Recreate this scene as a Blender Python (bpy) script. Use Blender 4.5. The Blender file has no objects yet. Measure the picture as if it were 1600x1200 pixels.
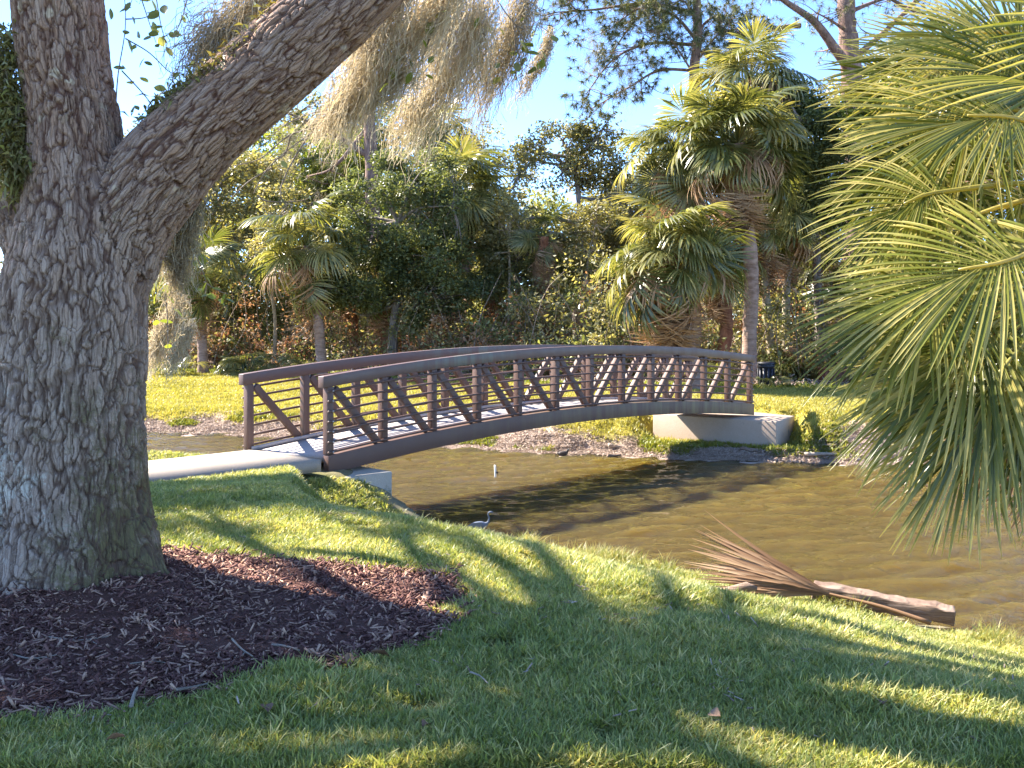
import bpy, math, random
import numpy as np
from mathutils import Vector, Matrix, Euler

# ------------------------------------------------------------------ camera, sky, sun, exposure
SC = bpy.context.scene
COL = SC.collection
F = 1500.0            # focal length in photograph pixels (1600 px wide)
HZ = 505.0            # horizon row
CZ = 1.7              # eye height
cam = bpy.data.cameras.new('camera')
cam.sensor_width = 36.0
cam.lens = 36.0 * F / 1600.0
cam.shift_y = -(600.0 - HZ) / 1600.0
cam.clip_end = 1000.0
cam.clip_start = 0.05
camo = bpy.data.objects.new('camera', cam)
camo.location = (0, 0, CZ)
camo.rotation_euler = (math.radians(90), 0, 0)
COL.objects.link(camo)
SC.camera = camo

SUN_TO = Vector((-1.0, 0.50, 1.00)).normalized()      # towards the sun
w = bpy.data.worlds.new('World')
SC.world = w
w.use_nodes = True
wn = w.node_tree
wn.nodes.clear()
sky = wn.nodes.new('ShaderNodeTexSky')
sky.sky_type = 'NISHITA'
sky.sun_disc = False
sky.sun_elevation = math.asin(SUN_TO.z)
sky.sun_rotation = math.atan2(SUN_TO.x, SUN_TO.y)
sky.air_density = 0.7
sky.dust_density = 0.0
sky.altitude = 1500
sky.ozone_density = 5.5
bg = wn.nodes.new('ShaderNodeBackground')
bg.inputs['Strength'].default_value = 0.125
wo = wn.nodes.new('ShaderNodeOutputWorld')
wn.links.new(sky.outputs[0], bg.inputs[0])
wn.links.new(bg.outputs[0], wo.inputs[0])
sl = bpy.data.lights.new('sun', 'SUN')
sl.energy = 5.0
sl.angle = math.radians(0.55)
sl.color = (1.0, 0.93, 0.82)
so = bpy.data.objects.new('sun', sl)
so.rotation_euler = (-SUN_TO).to_track_quat('-Z', 'Y').to_euler()
so.location = (-20, 5, 25)
COL.objects.link(so)
SC.view_settings.view_transform = 'Standard'
SC.view_settings.look = 'None'
SC.view_settings.exposure = 2.35
SC.view_settings.gamma = 1.0
SC.view_settings.use_curve_mapping = False
SC.render.engine = 'CYCLES'
SC.cycles.max_bounces = 6
SC.cycles.diffuse_bounces = 3
SC.cycles.glossy_bounces = 3
SC.cycles.transmission_bounces = 3
SC.cycles.use_denoising = True

# ------------------------------------------------------------------ helpers
def rgen(s): return np.random.default_rng(s)

def P(px, py, Y):
    """a pixel of the photograph at depth Y, as a point"""
    return np.array([(px - 800.0) / F * Y, Y, CZ - (py - HZ) / F * Y])

def tag(o, label=None, cat=None, group=None, kind=None):
    if label: o['label'] = label
    if cat: o['category'] = cat
    if group: o['group'] = group
    if kind: o['kind'] = kind
    return o

def mesh_np(name, V, Fc, attrs=None, smooth=False):
    """Fc: list of index arrays (n,3) or (n,4)"""
    me = bpy.data.meshes.new(name)
    V = np.asarray(V, dtype=np.float32).reshape(-1, 3)
    if not isinstance(Fc, list): Fc = [Fc]
    Fc = [np.asarray(f, dtype=np.int32) for f in Fc if len(f)]
    nl = sum(f.size for f in Fc); nf = sum(len(f) for f in Fc)
    me.vertices.add(len(V)); me.vertices.foreach_set('co', V.ravel())
    me.loops.add(nl); me.polygons.add(nf)
    me.loops.foreach_set('vertex_index', np.concatenate([f.ravel() for f in Fc]))
    tot = np.concatenate([np.full(len(f), f.shape[1], dtype=np.int32) for f in Fc])
    st = np.concatenate([[0], np.cumsum(tot)[:-1]]).astype(np.int32)
    me.polygons.foreach_set('loop_start', st)
    if smooth: me.polygons.foreach_set('use_smooth', np.ones(nf, dtype=bool))
    me.update(calc_edges=True)
    for k, (dom, typ, arr) in (attrs or {}).items():
        a = me.attributes.new(k, typ, dom)
        arr = np.asarray(arr, dtype=np.float32)
        a.data.foreach_set('vector' if typ == 'FLOAT_VECTOR' else 'value', arr.ravel())
    return me

def link(name, me, mat=None, parent=None, loc=None):
    o = bpy.data.objects.new(name, me)
    COL.objects.link(o)
    if mat is not None and me is not None:
        if not me.materials: me.materials.append(mat)
    if parent is not None: o.parent = parent
    if loc is not None: o.location = loc
    return o

def empty(name, loc, label, cat, group=None, rz=0.0):
    o = bpy.data.objects.new(name, None)
    o.empty_display_size = 0.2
    COL.objects.link(o)
    o.location = loc
    o.rotation_euler = (0, 0, rz)
    return tag(o, label, cat, group)

class MB:
    """collects geometry for one mesh"""
    def __init__(s): s.V = []; s.Q = []; s.T = []; s.n = 0; s.tq = []; s.tt = []
    def add(s, V, Q=None, T=None, tint=0.5):
        V = np.asarray(V, dtype=float).reshape(-1, 3)
        s.V.append(V)
        if Q is not None and len(Q):
            Q = np.asarray(Q, dtype=int); s.Q.append(Q + s.n); s.tq.append(np.broadcast_to(tint, (len(Q),)))
        if T is not None and len(T):
            T = np.asarray(T, dtype=int); s.T.append(T + s.n); s.tt.append(np.broadcast_to(tint, (len(T),)))
        s.n += len(V)
    def mesh(s, name, off=None, smooth=False):
        V = np.concatenate(s.V)
        if off is not None: V = V - np.asarray(off)
        Fc = []; t = []
        if s.Q: Fc.append(np.concatenate(s.Q)); t.append(np.concatenate(s.tq))
        if s.T: Fc.append(np.concatenate(s.T)); t.append(np.concatenate(s.tt))
        return mesh_np(name, V, Fc, {'tint': ('FACE', 'FLOAT', np.concatenate(t))}, smooth)
    def build(s, name, mat, parent=None, off=None, smooth=False, loc=None):
        return link(name, s.mesh(name, off, smooth), mat, parent, loc)
    def box(s, c, ax, ay, az, tint=0.5):
        """c centre; ax, ay, az half-extent vectors"""
        c, ax, ay, az = [np.asarray(v, float) for v in (c, ax, ay, az)]
        V = [c + sx * ax + sy * ay + sz * az for sz in (-1, 1) for sy in (-1, 1) for sx in (-1, 1)]
        s.add(V, Q=[(0, 2, 3, 1), (4, 5, 7, 6), (0, 1, 5, 4), (2, 6, 7, 3), (0, 4, 6, 2), (1, 3, 7, 5)], tint=tint)
    def tube(s, pts, rad, n=8, caps=True, tint=0.5, lobes=None):
        pts = np.asarray(pts, float); m = len(pts)
        rad = np.broadcast_to(np.asarray(rad, float), (m,))
        tg = np.gradient(pts, axis=0); tg /= np.linalg.norm(tg, axis=1)[:, None] + 1e-12
        ref = np.array([0.0, 1.0, 0.0]) if abs(tg[:, 1]).mean() < 0.8 else np.array([1.0, 0, 0])
        u = np.cross(ref, tg); u /= np.linalg.norm(u, axis=1)[:, None] + 1e-12
        v = np.cross(tg, u)
        a = np.arange(n) * 2 * math.pi / n
        R = rad[:, None] * np.ones(n)[None, :]
        if lobes is not None: R = R * lobes(np.arange(m)[:, None], a[None, :])
        V = pts[:, None, :] + R[..., None] * (np.cos(a)[None, :, None] * u[:, None, :] + np.sin(a)[None, :, None] * v[:, None, :])
        i = np.arange(m - 1)[:, None] * n; j = np.arange(n)[None, :]; k = (j + 1) % n
        Q = np.stack([i + j, i + k, i + n + k, i + n + j], -1).reshape(-1, 4)
        V = V.reshape(-1, 3); T = []
        if caps:
            V = np.concatenate([V, pts[:1], pts[-1:]])
            b, e = m * n, m * n + 1
            for q in range(n):
                T.append((b, (q + 1) % n, q)); T.append((e, (m - 1) * n + q, (m - 1) * n + (q + 1) % n))
        s.add(V, Q=Q, T=T, tint=tint)
    def lathe(s, c, prof, n=20, tint=0.5):
        """prof: list of (radius, z) rings"""
        a = np.arange(n) * 2 * math.pi / n
        V = np.concatenate([np.stack([c[0] + r * np.cos(a), c[1] + r * np.sin(a), np.full(n, c[2] + z)], 1) for r, z in prof])
        m = len(prof)
        i = np.arange(m - 1)[:, None] * n; j = np.arange(n)[None, :]; k = (j + 1) % n
        Q = np.stack([i + j, i + k, i + n + k, i + n + j], -1).reshape(-1, 4)
        s.add(V, Q=Q, tint=tint)

def spline(pts, m):
    """Catmull-Rom through pts (any dims), m samples"""
    p = np.asarray(pts, float)
    p = np.concatenate([[2 * p[0] - p[1]], p, [2 * p[-1] - p[-2]]])
    n = len(p) - 3
    t = np.linspace(0, n - 1e-9, m); i = t.astype(int); f = (t - i)[:, None]
    a, b, c, d = p[i], p[i + 1], p[i + 2], p[i + 3]
    return 0.5 * (2 * b + (c - a) * f + (2 * a - 5 * b + 4 * c - d) * f ** 2 + (3 * b - a - 3 * c + d) * f ** 3)

def sm(x):
    x = np.clip(x, 0, 1); return x * x * (3 - 2 * x)

# value noise in numpy
def hsh(i, j, k, s=0):
    h = (i.astype(np.int64) * 374761393 + j.astype(np.int64) * 668265263 + k.astype(np.int64) * 2147483647 + s * 974634541) & 0xFFFFFFFF
    h = ((h ^ (h >> 13)) * 1274126177) & 0xFFFFFFFF
    h = ((h ^ (h >> 16)) * 2246822519) & 0xFFFFFFFF
    return ((h ^ (h >> 15)) & 0xFFFFFF) / float(0x1000000)

def vnoise(p, s=0):
    p = np.asarray(p, float); i = np.floor(p).astype(np.int64); f = p - i; f = f * f * (3 - 2 * f)
    r = 0
    for dx in (0, 1):
        for dy in (0, 1):
            for dz in (0, 1):
                wgt = (f[:, 0] if dx else 1 - f[:, 0]) * (f[:, 1] if dy else 1 - f[:, 1]) * (f[:, 2] if dz else 1 - f[:, 2])
                r = r + wgt * hsh(i[:, 0] + dx, i[:, 1] + dy, i[:, 2] + dz, s)
    return r

def n2(X, Y, sc, s=0):
    X = np.asarray(X, float); Y = np.asarray(Y, float)
    sh = np.broadcast(X, Y).shape
    p = np.stack([np.broadcast_to(X, sh).ravel() * sc, np.broadcast_to(Y, sh).ravel() * sc, np.full(int(np.prod(sh)), 0.37)], 1)
    return vnoise(p, s).reshape(sh)

# ------------------------------------------------------------------ materials
class NT:
    def __init__(s, name):
        s.m = bpy.data.materials.new(name); s.m.use_nodes = True
        s.t = s.m.node_tree; s.t.nodes.clear()
        s.out = s.t.nodes.new('ShaderNodeOutputMaterial')
    def n(s, typ, **kw):
        nd = s.t.nodes.new(typ)
        for k, v in kw.items():
            if k.startswith('i_'): nd.inputs[k[2:].replace('_', ' ')].default_value = v
            else: setattr(nd, k, v)
        return nd
    def l(s, a, b): s.t.links.new(a, b)
    def attr(s, name): return s.n('ShaderNodeAttribute', attribute_name=name)
    def coord(s, which='Object'): return s.n('ShaderNodeTexCoord').outputs[which]
    def noise(s, vec, scale, detail=4, rough=0.6):
        nd = s.n('ShaderNodeTexNoise'); nd.inputs['Scale'].default_value = scale
        nd.inputs['Detail'].default_value = detail; nd.inputs['Roughness'].default_value = rough
        if vec is not None: s.l(vec, nd.inputs['Vector'])
        return nd.outputs['Fac']
    def ramp(s, fac, stops):
        nd = s.n('ShaderNodeValToRGB'); e = nd.color_ramp.elements
        while len(e) < len(stops): e.new(0.5)
        for q, (p, c) in enumerate(stops):
            e[q].position = p; e[q].color = (*c, 1) if len(c) == 3 else c
        s.l(fac, nd.inputs[0]); return nd.outputs[0]
    def mix(s, fac, a, b, typ='MIX'):
        nd = s.n('ShaderNodeMix', data_type='RGBA', blend_type=typ)
        for sock, v in ((nd.inputs[0], fac), (nd.inputs[6], a), (nd.inputs[7], b)):
            if isinstance(v, (int, float)): sock.default_value = v
            elif isinstance(v, tuple): sock.default_value = (*v, 1)
            else: s.l(v, sock)
        return nd.outputs[2]
    def math(s, op, a, b=0.0, c=None):
        nd = s.n('ShaderNodeMath', operation=op)
        for q, v in enumerate((a, b, c)):
            if v is None: continue
            if isinstance(v, (int, float)): nd.inputs[q].default_value = v
            else: s.l(v, nd.inputs[q])
        return nd.outputs[0]
    def rng(s, v, a, b, c=0.0, d=1.0):
        nd = s.n('ShaderNodeMapRange'); s.l(v, nd.inputs[0])
        for q, x in enumerate((a, b, c, d)): nd.inputs[q + 1].default_value = x
        return nd.outputs[0]
    def bsdf(s, col, rough=0.6, spec=0.4, bump=None, bstr=0.3, bdist=0.01, metal=0.0):
        b = s.n('ShaderNodeBsdfPrincipled')
        if isinstance(col, tuple): b.inputs['Base Color'].default_value = (*col, 1)
        else: s.l(col, b.inputs['Base Color'])
        if isinstance(rough, (int, float)): b.inputs['Roughness'].default_value = rough
        else: s.l(rough, b.inputs['Roughness'])
        b.inputs['Specular IOR Level'].default_value = spec
        b.inputs['Metallic'].default_value = metal
        if bump is not None:
            bn = s.n('ShaderNodeBump'); bn.inputs['Strength'].default_value = bstr; bn.inputs['Distance'].default_value = bdist
            s.l(bump, bn.inputs['Height']); s.l(bn.outputs[0], b.inputs['Normal'])
        return b
    def fin(s, b):
        s.l(b.outputs[0], s.out.inputs[0]); return s.m

def leaf_mat(name, c0, c1, c2, trans=0.4, rough=0.42, spec=0.35, tcol=None, patch=False, ovar=0.3):
    """tint attribute 0..1 runs c0 -> c1 -> c2; a share of the light passes through the leaf"""
    t = NT(name)
    oi = t.n('ShaderNodeObjectInfo')
    a = t.math('ADD', t.attr('tint').outputs['Fac'], t.math('MULTIPLY', t.math('SUBTRACT', oi.outputs['Random'], 0.5), ovar))
    if patch: a = t.math('ADD', a, t.math('MULTIPLY', t.math('SUBTRACT', t.noise(oi.outputs['Location'], 1.1, 4, 0.65), 0.5), 1.1))
    col = t.ramp(a, [(0.0, c0), (0.5, c1), (1.0, c2)])
    b = t.bsdf(col, rough, spec)
    tr = t.n('ShaderNodeBsdfTranslucent')
    t.l(t.mix(1.0, col, tcol or (1.35, 1.25, 0.55), 'MULTIPLY'), tr.inputs[0])
    mx = t.n('ShaderNodeMixShader'); mx.inputs[0].default_value = trans
    t.l(b.outputs[0], mx.inputs[1]); t.l(tr.outputs[0], mx.inputs[2])
    t.l(mx.outputs[0], t.out.inputs[0])
    return t.m

MAT = {}
def mk_materials():
    # leaves
    MAT['dark_leaf'] = leaf_mat('dark_leaf', (0.080, 0.101, 0.044), (0.160, 0.187, 0.084), (0.316, 0.329, 0.157), 0.42, 0.42, 0.3)
    MAT['mid_leaf'] = leaf_mat('mid_leaf', (0.107, 0.127, 0.054), (0.228, 0.248, 0.109), (0.454, 0.440, 0.215), 0.42, 0.42, 0.3)
    MAT['olive_leaf'] = leaf_mat('olive_leaf', (0.110, 0.110, 0.048), (0.232, 0.221, 0.103), (0.439, 0.383, 0.203), 0.42)
    MAT['bright_leaf'] = leaf_mat('bright_leaf', (0.074, 0.106, 0.023), (0.170, 0.212, 0.042), (0.359, 0.359, 0.082), 0.45)
    MAT['frond'] = leaf_mat('frond', (0.042, 0.058, 0.020), (0.125, 0.14, 0.045), (0.33, 0.30, 0.125), 0.42, 0.30, 0.6, ovar=0.75)
    MAT['near_frond'] = leaf_mat('near_frond', (0.055, 0.076, 0.013), (0.18, 0.19, 0.030), (0.50, 0.42, 0.14), 0.47, 0.25, 0.5)
    MAT['dead_frond'] = leaf_mat('dead_frond', (0.16, 0.085, 0.045), (0.30, 0.18, 0.10), (0.46, 0.31, 0.19), 0.2, 0.6, 0.2, (1.2, 0.95, 0.7))
    MAT['needles'] = leaf_mat('needles', (0.056, 0.075, 0.031), (0.124, 0.136, 0.055), (0.273, 0.235, 0.109), 0.3)
    MAT['dry_leaf'] = leaf_mat('dry_leaf', (0.200, 0.100, 0.056), (0.400, 0.250, 0.138), (0.650, 0.500, 0.338), 0.35, 0.6, 0.2, (1.2, 0.9, 0.6))
    MAT['brown_leaf'] = leaf_mat('brown_leaf', (0.12, 0.06, 0.035), (0.24, 0.14, 0.085), (0.36, 0.24, 0.15), 0.15, 0.7, 0.2, (1.1, .9, .7))
    MAT['moss'] = leaf_mat('moss', (0.248, 0.206, 0.144), (0.429, 0.366, 0.263), (0.634, 0.562, 0.437), 0.35, 0.8, 0.1, (1.1, 1.0, 0.8))
    MAT['fern'] = leaf_mat('fern', (0.128, 0.095, 0.041), (0.198, 0.177, 0.063), (0.281, 0.281, 0.086), 0.3)
    MAT['grass'] = leaf_mat('grass', (0.137, 0.177, 0.050), (0.286, 0.327, 0.094), (0.663, 0.563, 0.243), 0.42, 0.4, 0.35, patch=True)
    MAT['far_grass'] = leaf_mat('far_grass', (0.19, 0.19, 0.045), (0.36, 0.335, 0.085), (0.54, 0.45, 0.17), 0.4, patch=True)
    MAT['weed'] = leaf_mat('weed', (0.10, 0.14, 0.03), (0.22, 0.24, 0.06), (0.42, 0.35, 0.16), 0.4)
    MAT['mulch_chip'] = leaf_mat('mulch_chip', (0.085, 0.038, 0.032), (0.180, 0.085, 0.068), (0.570, 0.361, 0.247), 0.02, 0.8, 0.15)
    MAT['litter'] = leaf_mat('litter', (0.22, 0.14, 0.10), (0.44, 0.33, 0.26), (0.64, 0.54, 0.46), 0.15, 0.8, 0.15)
    MAT['green_litter'] = leaf_mat('green_litter', (0.10, 0.13, 0.02), (0.22, 0.24, 0.04), (0.34, 0.30, 0.08), 0.35)
    # bark of the oak
    t = NT('oak_bark')
    ck = t.attr('crack').outputs['Fac']; cell = t.attr('cell').outputs['Fac']; bq = t.attr('bq').outputs['Vector']
    co = t.coord('Object')
    nz = t.noise(co, 7, 6, 0.65); fine = t.noise(co, 110, 6, 0.75)
    sp = t.n('ShaderNodeSeparateXYZ'); t.l(co, sp.inputs[0])
    low = t.rng(sp.outputs['Z'], 3.0, 1.3)
    # small flakes inside each plate
    wn_ = t.n('ShaderNodeTexNoise'); wn_.inputs['Scale'].default_value = 2.2; wn_.inputs['Detail'].default_value = 4; t.l(bq, wn_.inputs['Vector'])
    vm = t.n('ShaderNodeVectorMath', operation='MULTIPLY_ADD'); t.l(wn_.outputs['Color'], vm.inputs[0]); vm.inputs[1].default_value = (0.35, 0.35, 0.35); t.l(bq, vm.inputs[2])
    vo = t.n('ShaderNodeTexVoronoi', feature='DISTANCE_TO_EDGE'); vo.inputs['Scale'].default_value = 1.9; t.l(vm.outputs[0], vo.inputs['Vector'])
    vc = t.n('ShaderNodeTexVoronoi'); vc.inputs['Scale'].default_value = 1.9; t.l(vm.outputs[0], vc.inputs['Vector'])
    flake = t.rng(vo.outputs['Distance'], 0.0, 0.14)
    fsep = t.n('ShaderNodeSeparateColor'); t.l(vc.outputs['Color'], fsep.inputs[0])
    up = t.mix(nz, (0.30, 0.160, 0.098), (0.45, 0.285, 0.185))
    dn = t.mix(nz, (0.33, 0.222, 0.158), (0.49, 0.372, 0.28))
    base = t.mix(low, up, dn)
    base = t.mix(t.math('MULTIPLY', fsep.outputs[0], 0.3), base, (0.56, 0.48, 0.42))
    base = t.mix(t.math('MULTIPLY', cell, 0.35), base, (0.34, 0.25, 0.20))
    base = t.mix(t.rng(fine, 0.32, 0.68), t.mix(1.0, base, (0.74, 0.69, 0.66), 'MULTIPLY'), base)
    # lichen (pale) and moss (green) growing on the lower trunk
    ln = t.noise(co, 5.5, 6, 0.7); lf = t.noise(co, 40, 5, 0.8)
    lx = t.rng(sp.outputs['X'], 0.05, -0.40)
    lz = t.math('MULTIPLY', t.rng(sp.outputs['Z'], 1.8, 1.0), t.rng(sp.outputs['Z'], 0.1, 0.5))
    lic = t.rng(t.math('MULTIPLY_ADD', lf, 0.55, t.math('MULTIPLY_ADD', t.math('MULTIPLY', lx, lz), 0.16, ln)), 0.85, 0.96)
    base = t.mix(t.math('MULTIPLY', t.math('MULTIPLY', lic, lz), 0.8), base, (0.55, 0.50, 0.41))
    mx_ = t.rng(sp.outputs['X'], -0.10, 0.36); mz = t.rng(sp.outputs['Z'], 1.7, 0.5)
    mo = t.rng(t.math('MULTIPLY_ADD', lf, 0.55, t.math('MULTIPLY_ADD', t.math('MULTIPLY', mx_, mz), 0.34, t.noise(co, 4.2, 6, 0.7))), 0.86, 1.08)
    base = t.mix(t.math('MULTIPLY', mo, 0.88), base, t.mix(lf, (0.05, 0.044, 0.016), (0.17, 0.14, 0.05)))
    bp = t.rng(t.noise(co, 6.0, 2, 0.4), 0.68, 0.71)
    base = t.mix(t.math('MULTIPLY', bp, t.math('MULTIPLY', t.rng(sp.outputs['Z'], 2.3, 2.6), 0.8)), base, (0.50, 0.39, 0.27))
    inner = t.mix(low, (0.105, 0.048, 0.033), (0.115, 0.070, 0.050))
    base = t.mix(t.math('MULTIPLY', ck, t.math('MULTIPLY_ADD', flake, 0.4, 0.6)), inner, base)
    hgt = t.math('ADD', t.math('MULTIPLY', fine, 0.5), t.math('MULTIPLY_ADD', fsep.outputs[1], 0.5, flake))
    MAT['oak_bark'] = t.fin(t.bsdf(base, 0.88, 0.15, hgt, 0.8, 0.007))
    # generic bark
    def bark(name, a, b, sx=30, sz=6):
        t = NT(name); co = t.coord('Object')
        mp = t.n('ShaderNodeMapping'); mp.inputs['Scale'].default_value = (sx, sx, sz); t.l(co, mp.inputs[0])
        nz = t.noise(mp.outputs[0], 1.0, 5, 0.7)
        MAT[name] = t.fin(t.bsdf(t.mix(t.rng(nz, 0.3, 0.7), a, b), 0.85, 0.2, nz, 0.8, 0.05))
    bark('grey_bark', (0.10, 0.08, 0.065), (0.30, 0.25, 0.22), 9, 2)
    bark('pine_bark', (0.09, 0.05, 0.04), (0.32, 0.21, 0.17), 7, 2.5)
    bark('palm_bark', (0.17, 0.10, 0.07), (0.42, 0.29, 0.23), 3, 9)
    bark('pale_palm_bark', (0.24, 0.19, 0.13), (0.46, 0.38, 0.28), 3, 8)
    bark('boot', (0.12, 0.045, 0.028), (0.34, 0.16, 0.09), 8, 4)
    bark('twig', (0.16, 0.12, 0.09), (0.34, 0.27, 0.21), 14, 14)
    bark('pale_twig', (0.26, 0.20, 0.15), (0.44, 0.36, 0.28), 14, 14)
    bark('old_timber', (0.10, 0.058, 0.040), (0.34, 0.25, 0.19), 3, 40)
    # bridge paint
    t = NT('bridge_paint'); co = t.coord('Object')
    nz = t.noise(co, 3.5, 5, 0.65); sp = t.n('ShaderNodeSeparateXYZ'); t.l(co, sp.inputs[0])
    st = t.n('ShaderNodeMapping'); st.inputs['Scale'].default_value = (7, 7, 0.7); t.l(co, st.inputs[0])
    streak = t.rng(t.noise(st.outputs[0], 1.0, 4, 0.6), 0.48, 0.75)
    base = t.mix(nz, (0.088, 0.045, 0.032), (0.124, 0.068, 0.050))
    base = t.mix(t.math('MULTIPLY', streak, 0.35), base, (0.20, 0.155, 0.13))
    MAT['bridge_paint'] = t.fin(t.bsdf(base, t.rng(nz, 0.3, 0.7, 0.48, 0.62), 0.35, t.noise(co, 60, 3), 0.06, 0.004))
    # the same paint with olive streaks, stronger towards the far end; on the girders
    t = NT('streaked_paint'); co = t.coord('Object')
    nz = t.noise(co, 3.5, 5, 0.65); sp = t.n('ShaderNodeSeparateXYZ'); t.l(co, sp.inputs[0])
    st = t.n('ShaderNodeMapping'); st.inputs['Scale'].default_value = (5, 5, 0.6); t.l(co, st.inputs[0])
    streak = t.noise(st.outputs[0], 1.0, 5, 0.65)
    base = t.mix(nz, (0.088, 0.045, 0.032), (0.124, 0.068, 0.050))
    olive_mix = t.math('MULTIPLY', t.rng(streak, 0.38, 0.66), t.rng(sp.outputs['X'], 1.0, 6.5))
    base = t.mix(t.math('MULTIPLY', olive_mix, 0.75), base, (0.22, 0.18, 0.085))
    MAT['streaked_paint'] = t.fin(t.bsdf(base, 0.55, 0.4))
    t = NT('rail_paint'); co = t.coord('Object')
    nz = t.noise(co, 3.5, 5, 0.65); sp = t.n('ShaderNodeSeparateXYZ'); t.l(co, sp.inputs[0])
    st = t.n('ShaderNodeMapping'); st.inputs['Scale'].default_value = (6, 6, 0.6); t.l(co, st.inputs[0])
    streak = t.noise(st.outputs[0], 1.0, 5, 0.65)
    base = t.mix(nz, (0.088, 0.045, 0.032), (0.124, 0.068, 0.050))
    d = t.math('ABSOLUTE', t.math('SUBTRACT', sp.outputs['X'], 1.85))
    pat = t.math('MULTIPLY', t.rng(d, 1.0, 0.2), t.rng(streak, 0.42, 0.62))
    base = t.mix(t.math('MULTIPLY', pat, 0.5), base, (0.13, 0.16, 0.11))
    worn = t.math('MULTIPLY', t.rng(sp.outputs['X'], 2.0, 6.0), t.rng(streak, 0.3, 0.7))
    base = t.mix(t.math('MULTIPLY', worn, 0.5), base, (0.17, 0.135, 0.115))
    MAT['rail_paint'] = t.fin(t.bsdf(base, t.rng(nz, 0.3, 0.7, 0.38, 0.55), 0.5))
    # concrete
    def concrete(name, a, b, stain, amt):
        t = NT(name); co = t.coord('Object')
        nz = t.noise(co, 2.2, 6, 0.7); fn = t.noise(co, 60, 4, 0.7)
        base = t.mix(nz, a, b)
        base = t.mix(t.rng(fn, 0.35, 0.7), t.mix(1.0, base, (0.8, 0.78, 0.75), 'MULTIPLY'), base)
        stn = t.rng(t.noise(co, 3.1, 6, 0.75), 0.60, 0.70)
        base = t.mix(t.math('MULTIPLY', stn, amt), base, stain)
        MAT[name] = t.fin(t.bsdf(base, 0.85, 0.25, fn, 0.25, 0.01))
    concrete('path_concrete', (0.26, 0.215, 0.175), (0.37, 0.315, 0.265), (0.17, 0.13, 0.10), 0.7)
    concrete('deck_concrete', (0.36, 0.32, 0.31), (0.47, 0.43, 0.42), (0.24, 0.20, 0.18), 0.5)
    concrete('abutment', (0.38, 0.29, 0.22), (0.52, 0.41, 0.33), (0.13, 0.15, 0.12), 0.75)
    concrete('mossy_abutment', (0.34, 0.30, 0.25), (0.50, 0.45, 0.38), (0.07, 0.10, 0.06), 0.9)
    # ground
    t = NT('soil'); co = t.coord('Object')
    lit = t.attr('litter').outputs['Fac']; wood = t.attr('wood').outputs['Fac']; farl = t.attr('far').outputs['Fac']
    nz = t.noise(co, 1.3, 6, 0.7); fn = t.noise(co, 22, 5, 0.75)
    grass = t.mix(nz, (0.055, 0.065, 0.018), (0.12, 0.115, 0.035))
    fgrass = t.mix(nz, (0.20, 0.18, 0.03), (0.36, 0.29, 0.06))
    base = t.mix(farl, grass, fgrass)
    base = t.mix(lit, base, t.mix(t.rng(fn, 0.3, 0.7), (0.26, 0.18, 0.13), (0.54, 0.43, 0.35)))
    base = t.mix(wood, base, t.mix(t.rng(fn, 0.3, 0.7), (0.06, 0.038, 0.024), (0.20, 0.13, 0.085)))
    MAT['soil'] = t.fin(t.bsdf(base, 0.95, 0.1, fn, 0.6, 0.03))
    t = NT('mulch'); co = t.coord('Object')
    fn = t.noise(co, 45, 5, 0.8)
    MAT['mulch'] = t.fin(t.bsdf(t.mix(t.rng(fn, 0.3, 0.7), (0.065, 0.028, 0.021), (0.19, 0.088, 0.062)), 0.9, 0.15, fn, 1.0, 0.03))
    # pond: murky olive-brown water
    t = NT('pond_water'); co = t.coord('Object')
    mp = t.n('ShaderNodeMapping'); mp.inputs['Scale'].default_value = (5.0, 9.0, 5.0); t.l(co, mp.inputs[0])
    f1 = t.noise(mp.outputs[0], 1.0, 5, 0.6)
    nz = t.noise(co, 0.35, 3, 0.5)
    b = t.bsdf(t.mix(nz, (0.055, 0.038, 0.008), (0.080, 0.056, 0.012)), 0.03, 0.5, f1, 0.8, 0.06)
    b.inputs['Subsurface Weight'].default_value = 1.0; b.inputs['Subsurface Radius'].default_value = (3.2, 2.4, 1.2); b.inputs['Subsurface Scale'].default_value = 1.0
    b.inputs['IOR'].default_value = 1.33
    MAT['pond_water'] = t.fin(b)
    def plain(name, col, rough=0.5, spec=0.4, var=0.25):
        t = NT(name); nz = t.noise(t.coord('Object'), 14, 4, 0.65)
        c2 = tuple(min(1, c * (1 + var)) for c in col); c1 = tuple(c * (1 - var) for c in col)
        MAT[name] = t.fin(t.bsdf(t.mix(nz, c1, c2), rough, spec, nz, 0.15, 0.004))
    plain('black_plastic', (0.016, 0.016, 0.024), 0.45)
    plain('rust_box', (0.20, 0.07, 0.032), 0.7)
    plain('dark_metal', (0.02, 0.022, 0.035), 0.5)
    plain('pvc', (0.78, 0.76, 0.72), 0.4, 0.4, 0.06)
    plain('heron_blue', (0.085, 0.105, 0.15), 0.6)
    plain('heron_white', (0.12, 0.14, 0.185), 0.6)
    plain('beak', (0.10, 0.085, 0.06), 0.4)
    plain('duck_brown', (0.045, 0.032, 0.026), 0.6)
    plain('foam_white', (0.55, 0.53, 0.48), 0.6)
    plain('stone', (0.30, 0.26, 0.23), 0.8)
mk_materials()

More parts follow.
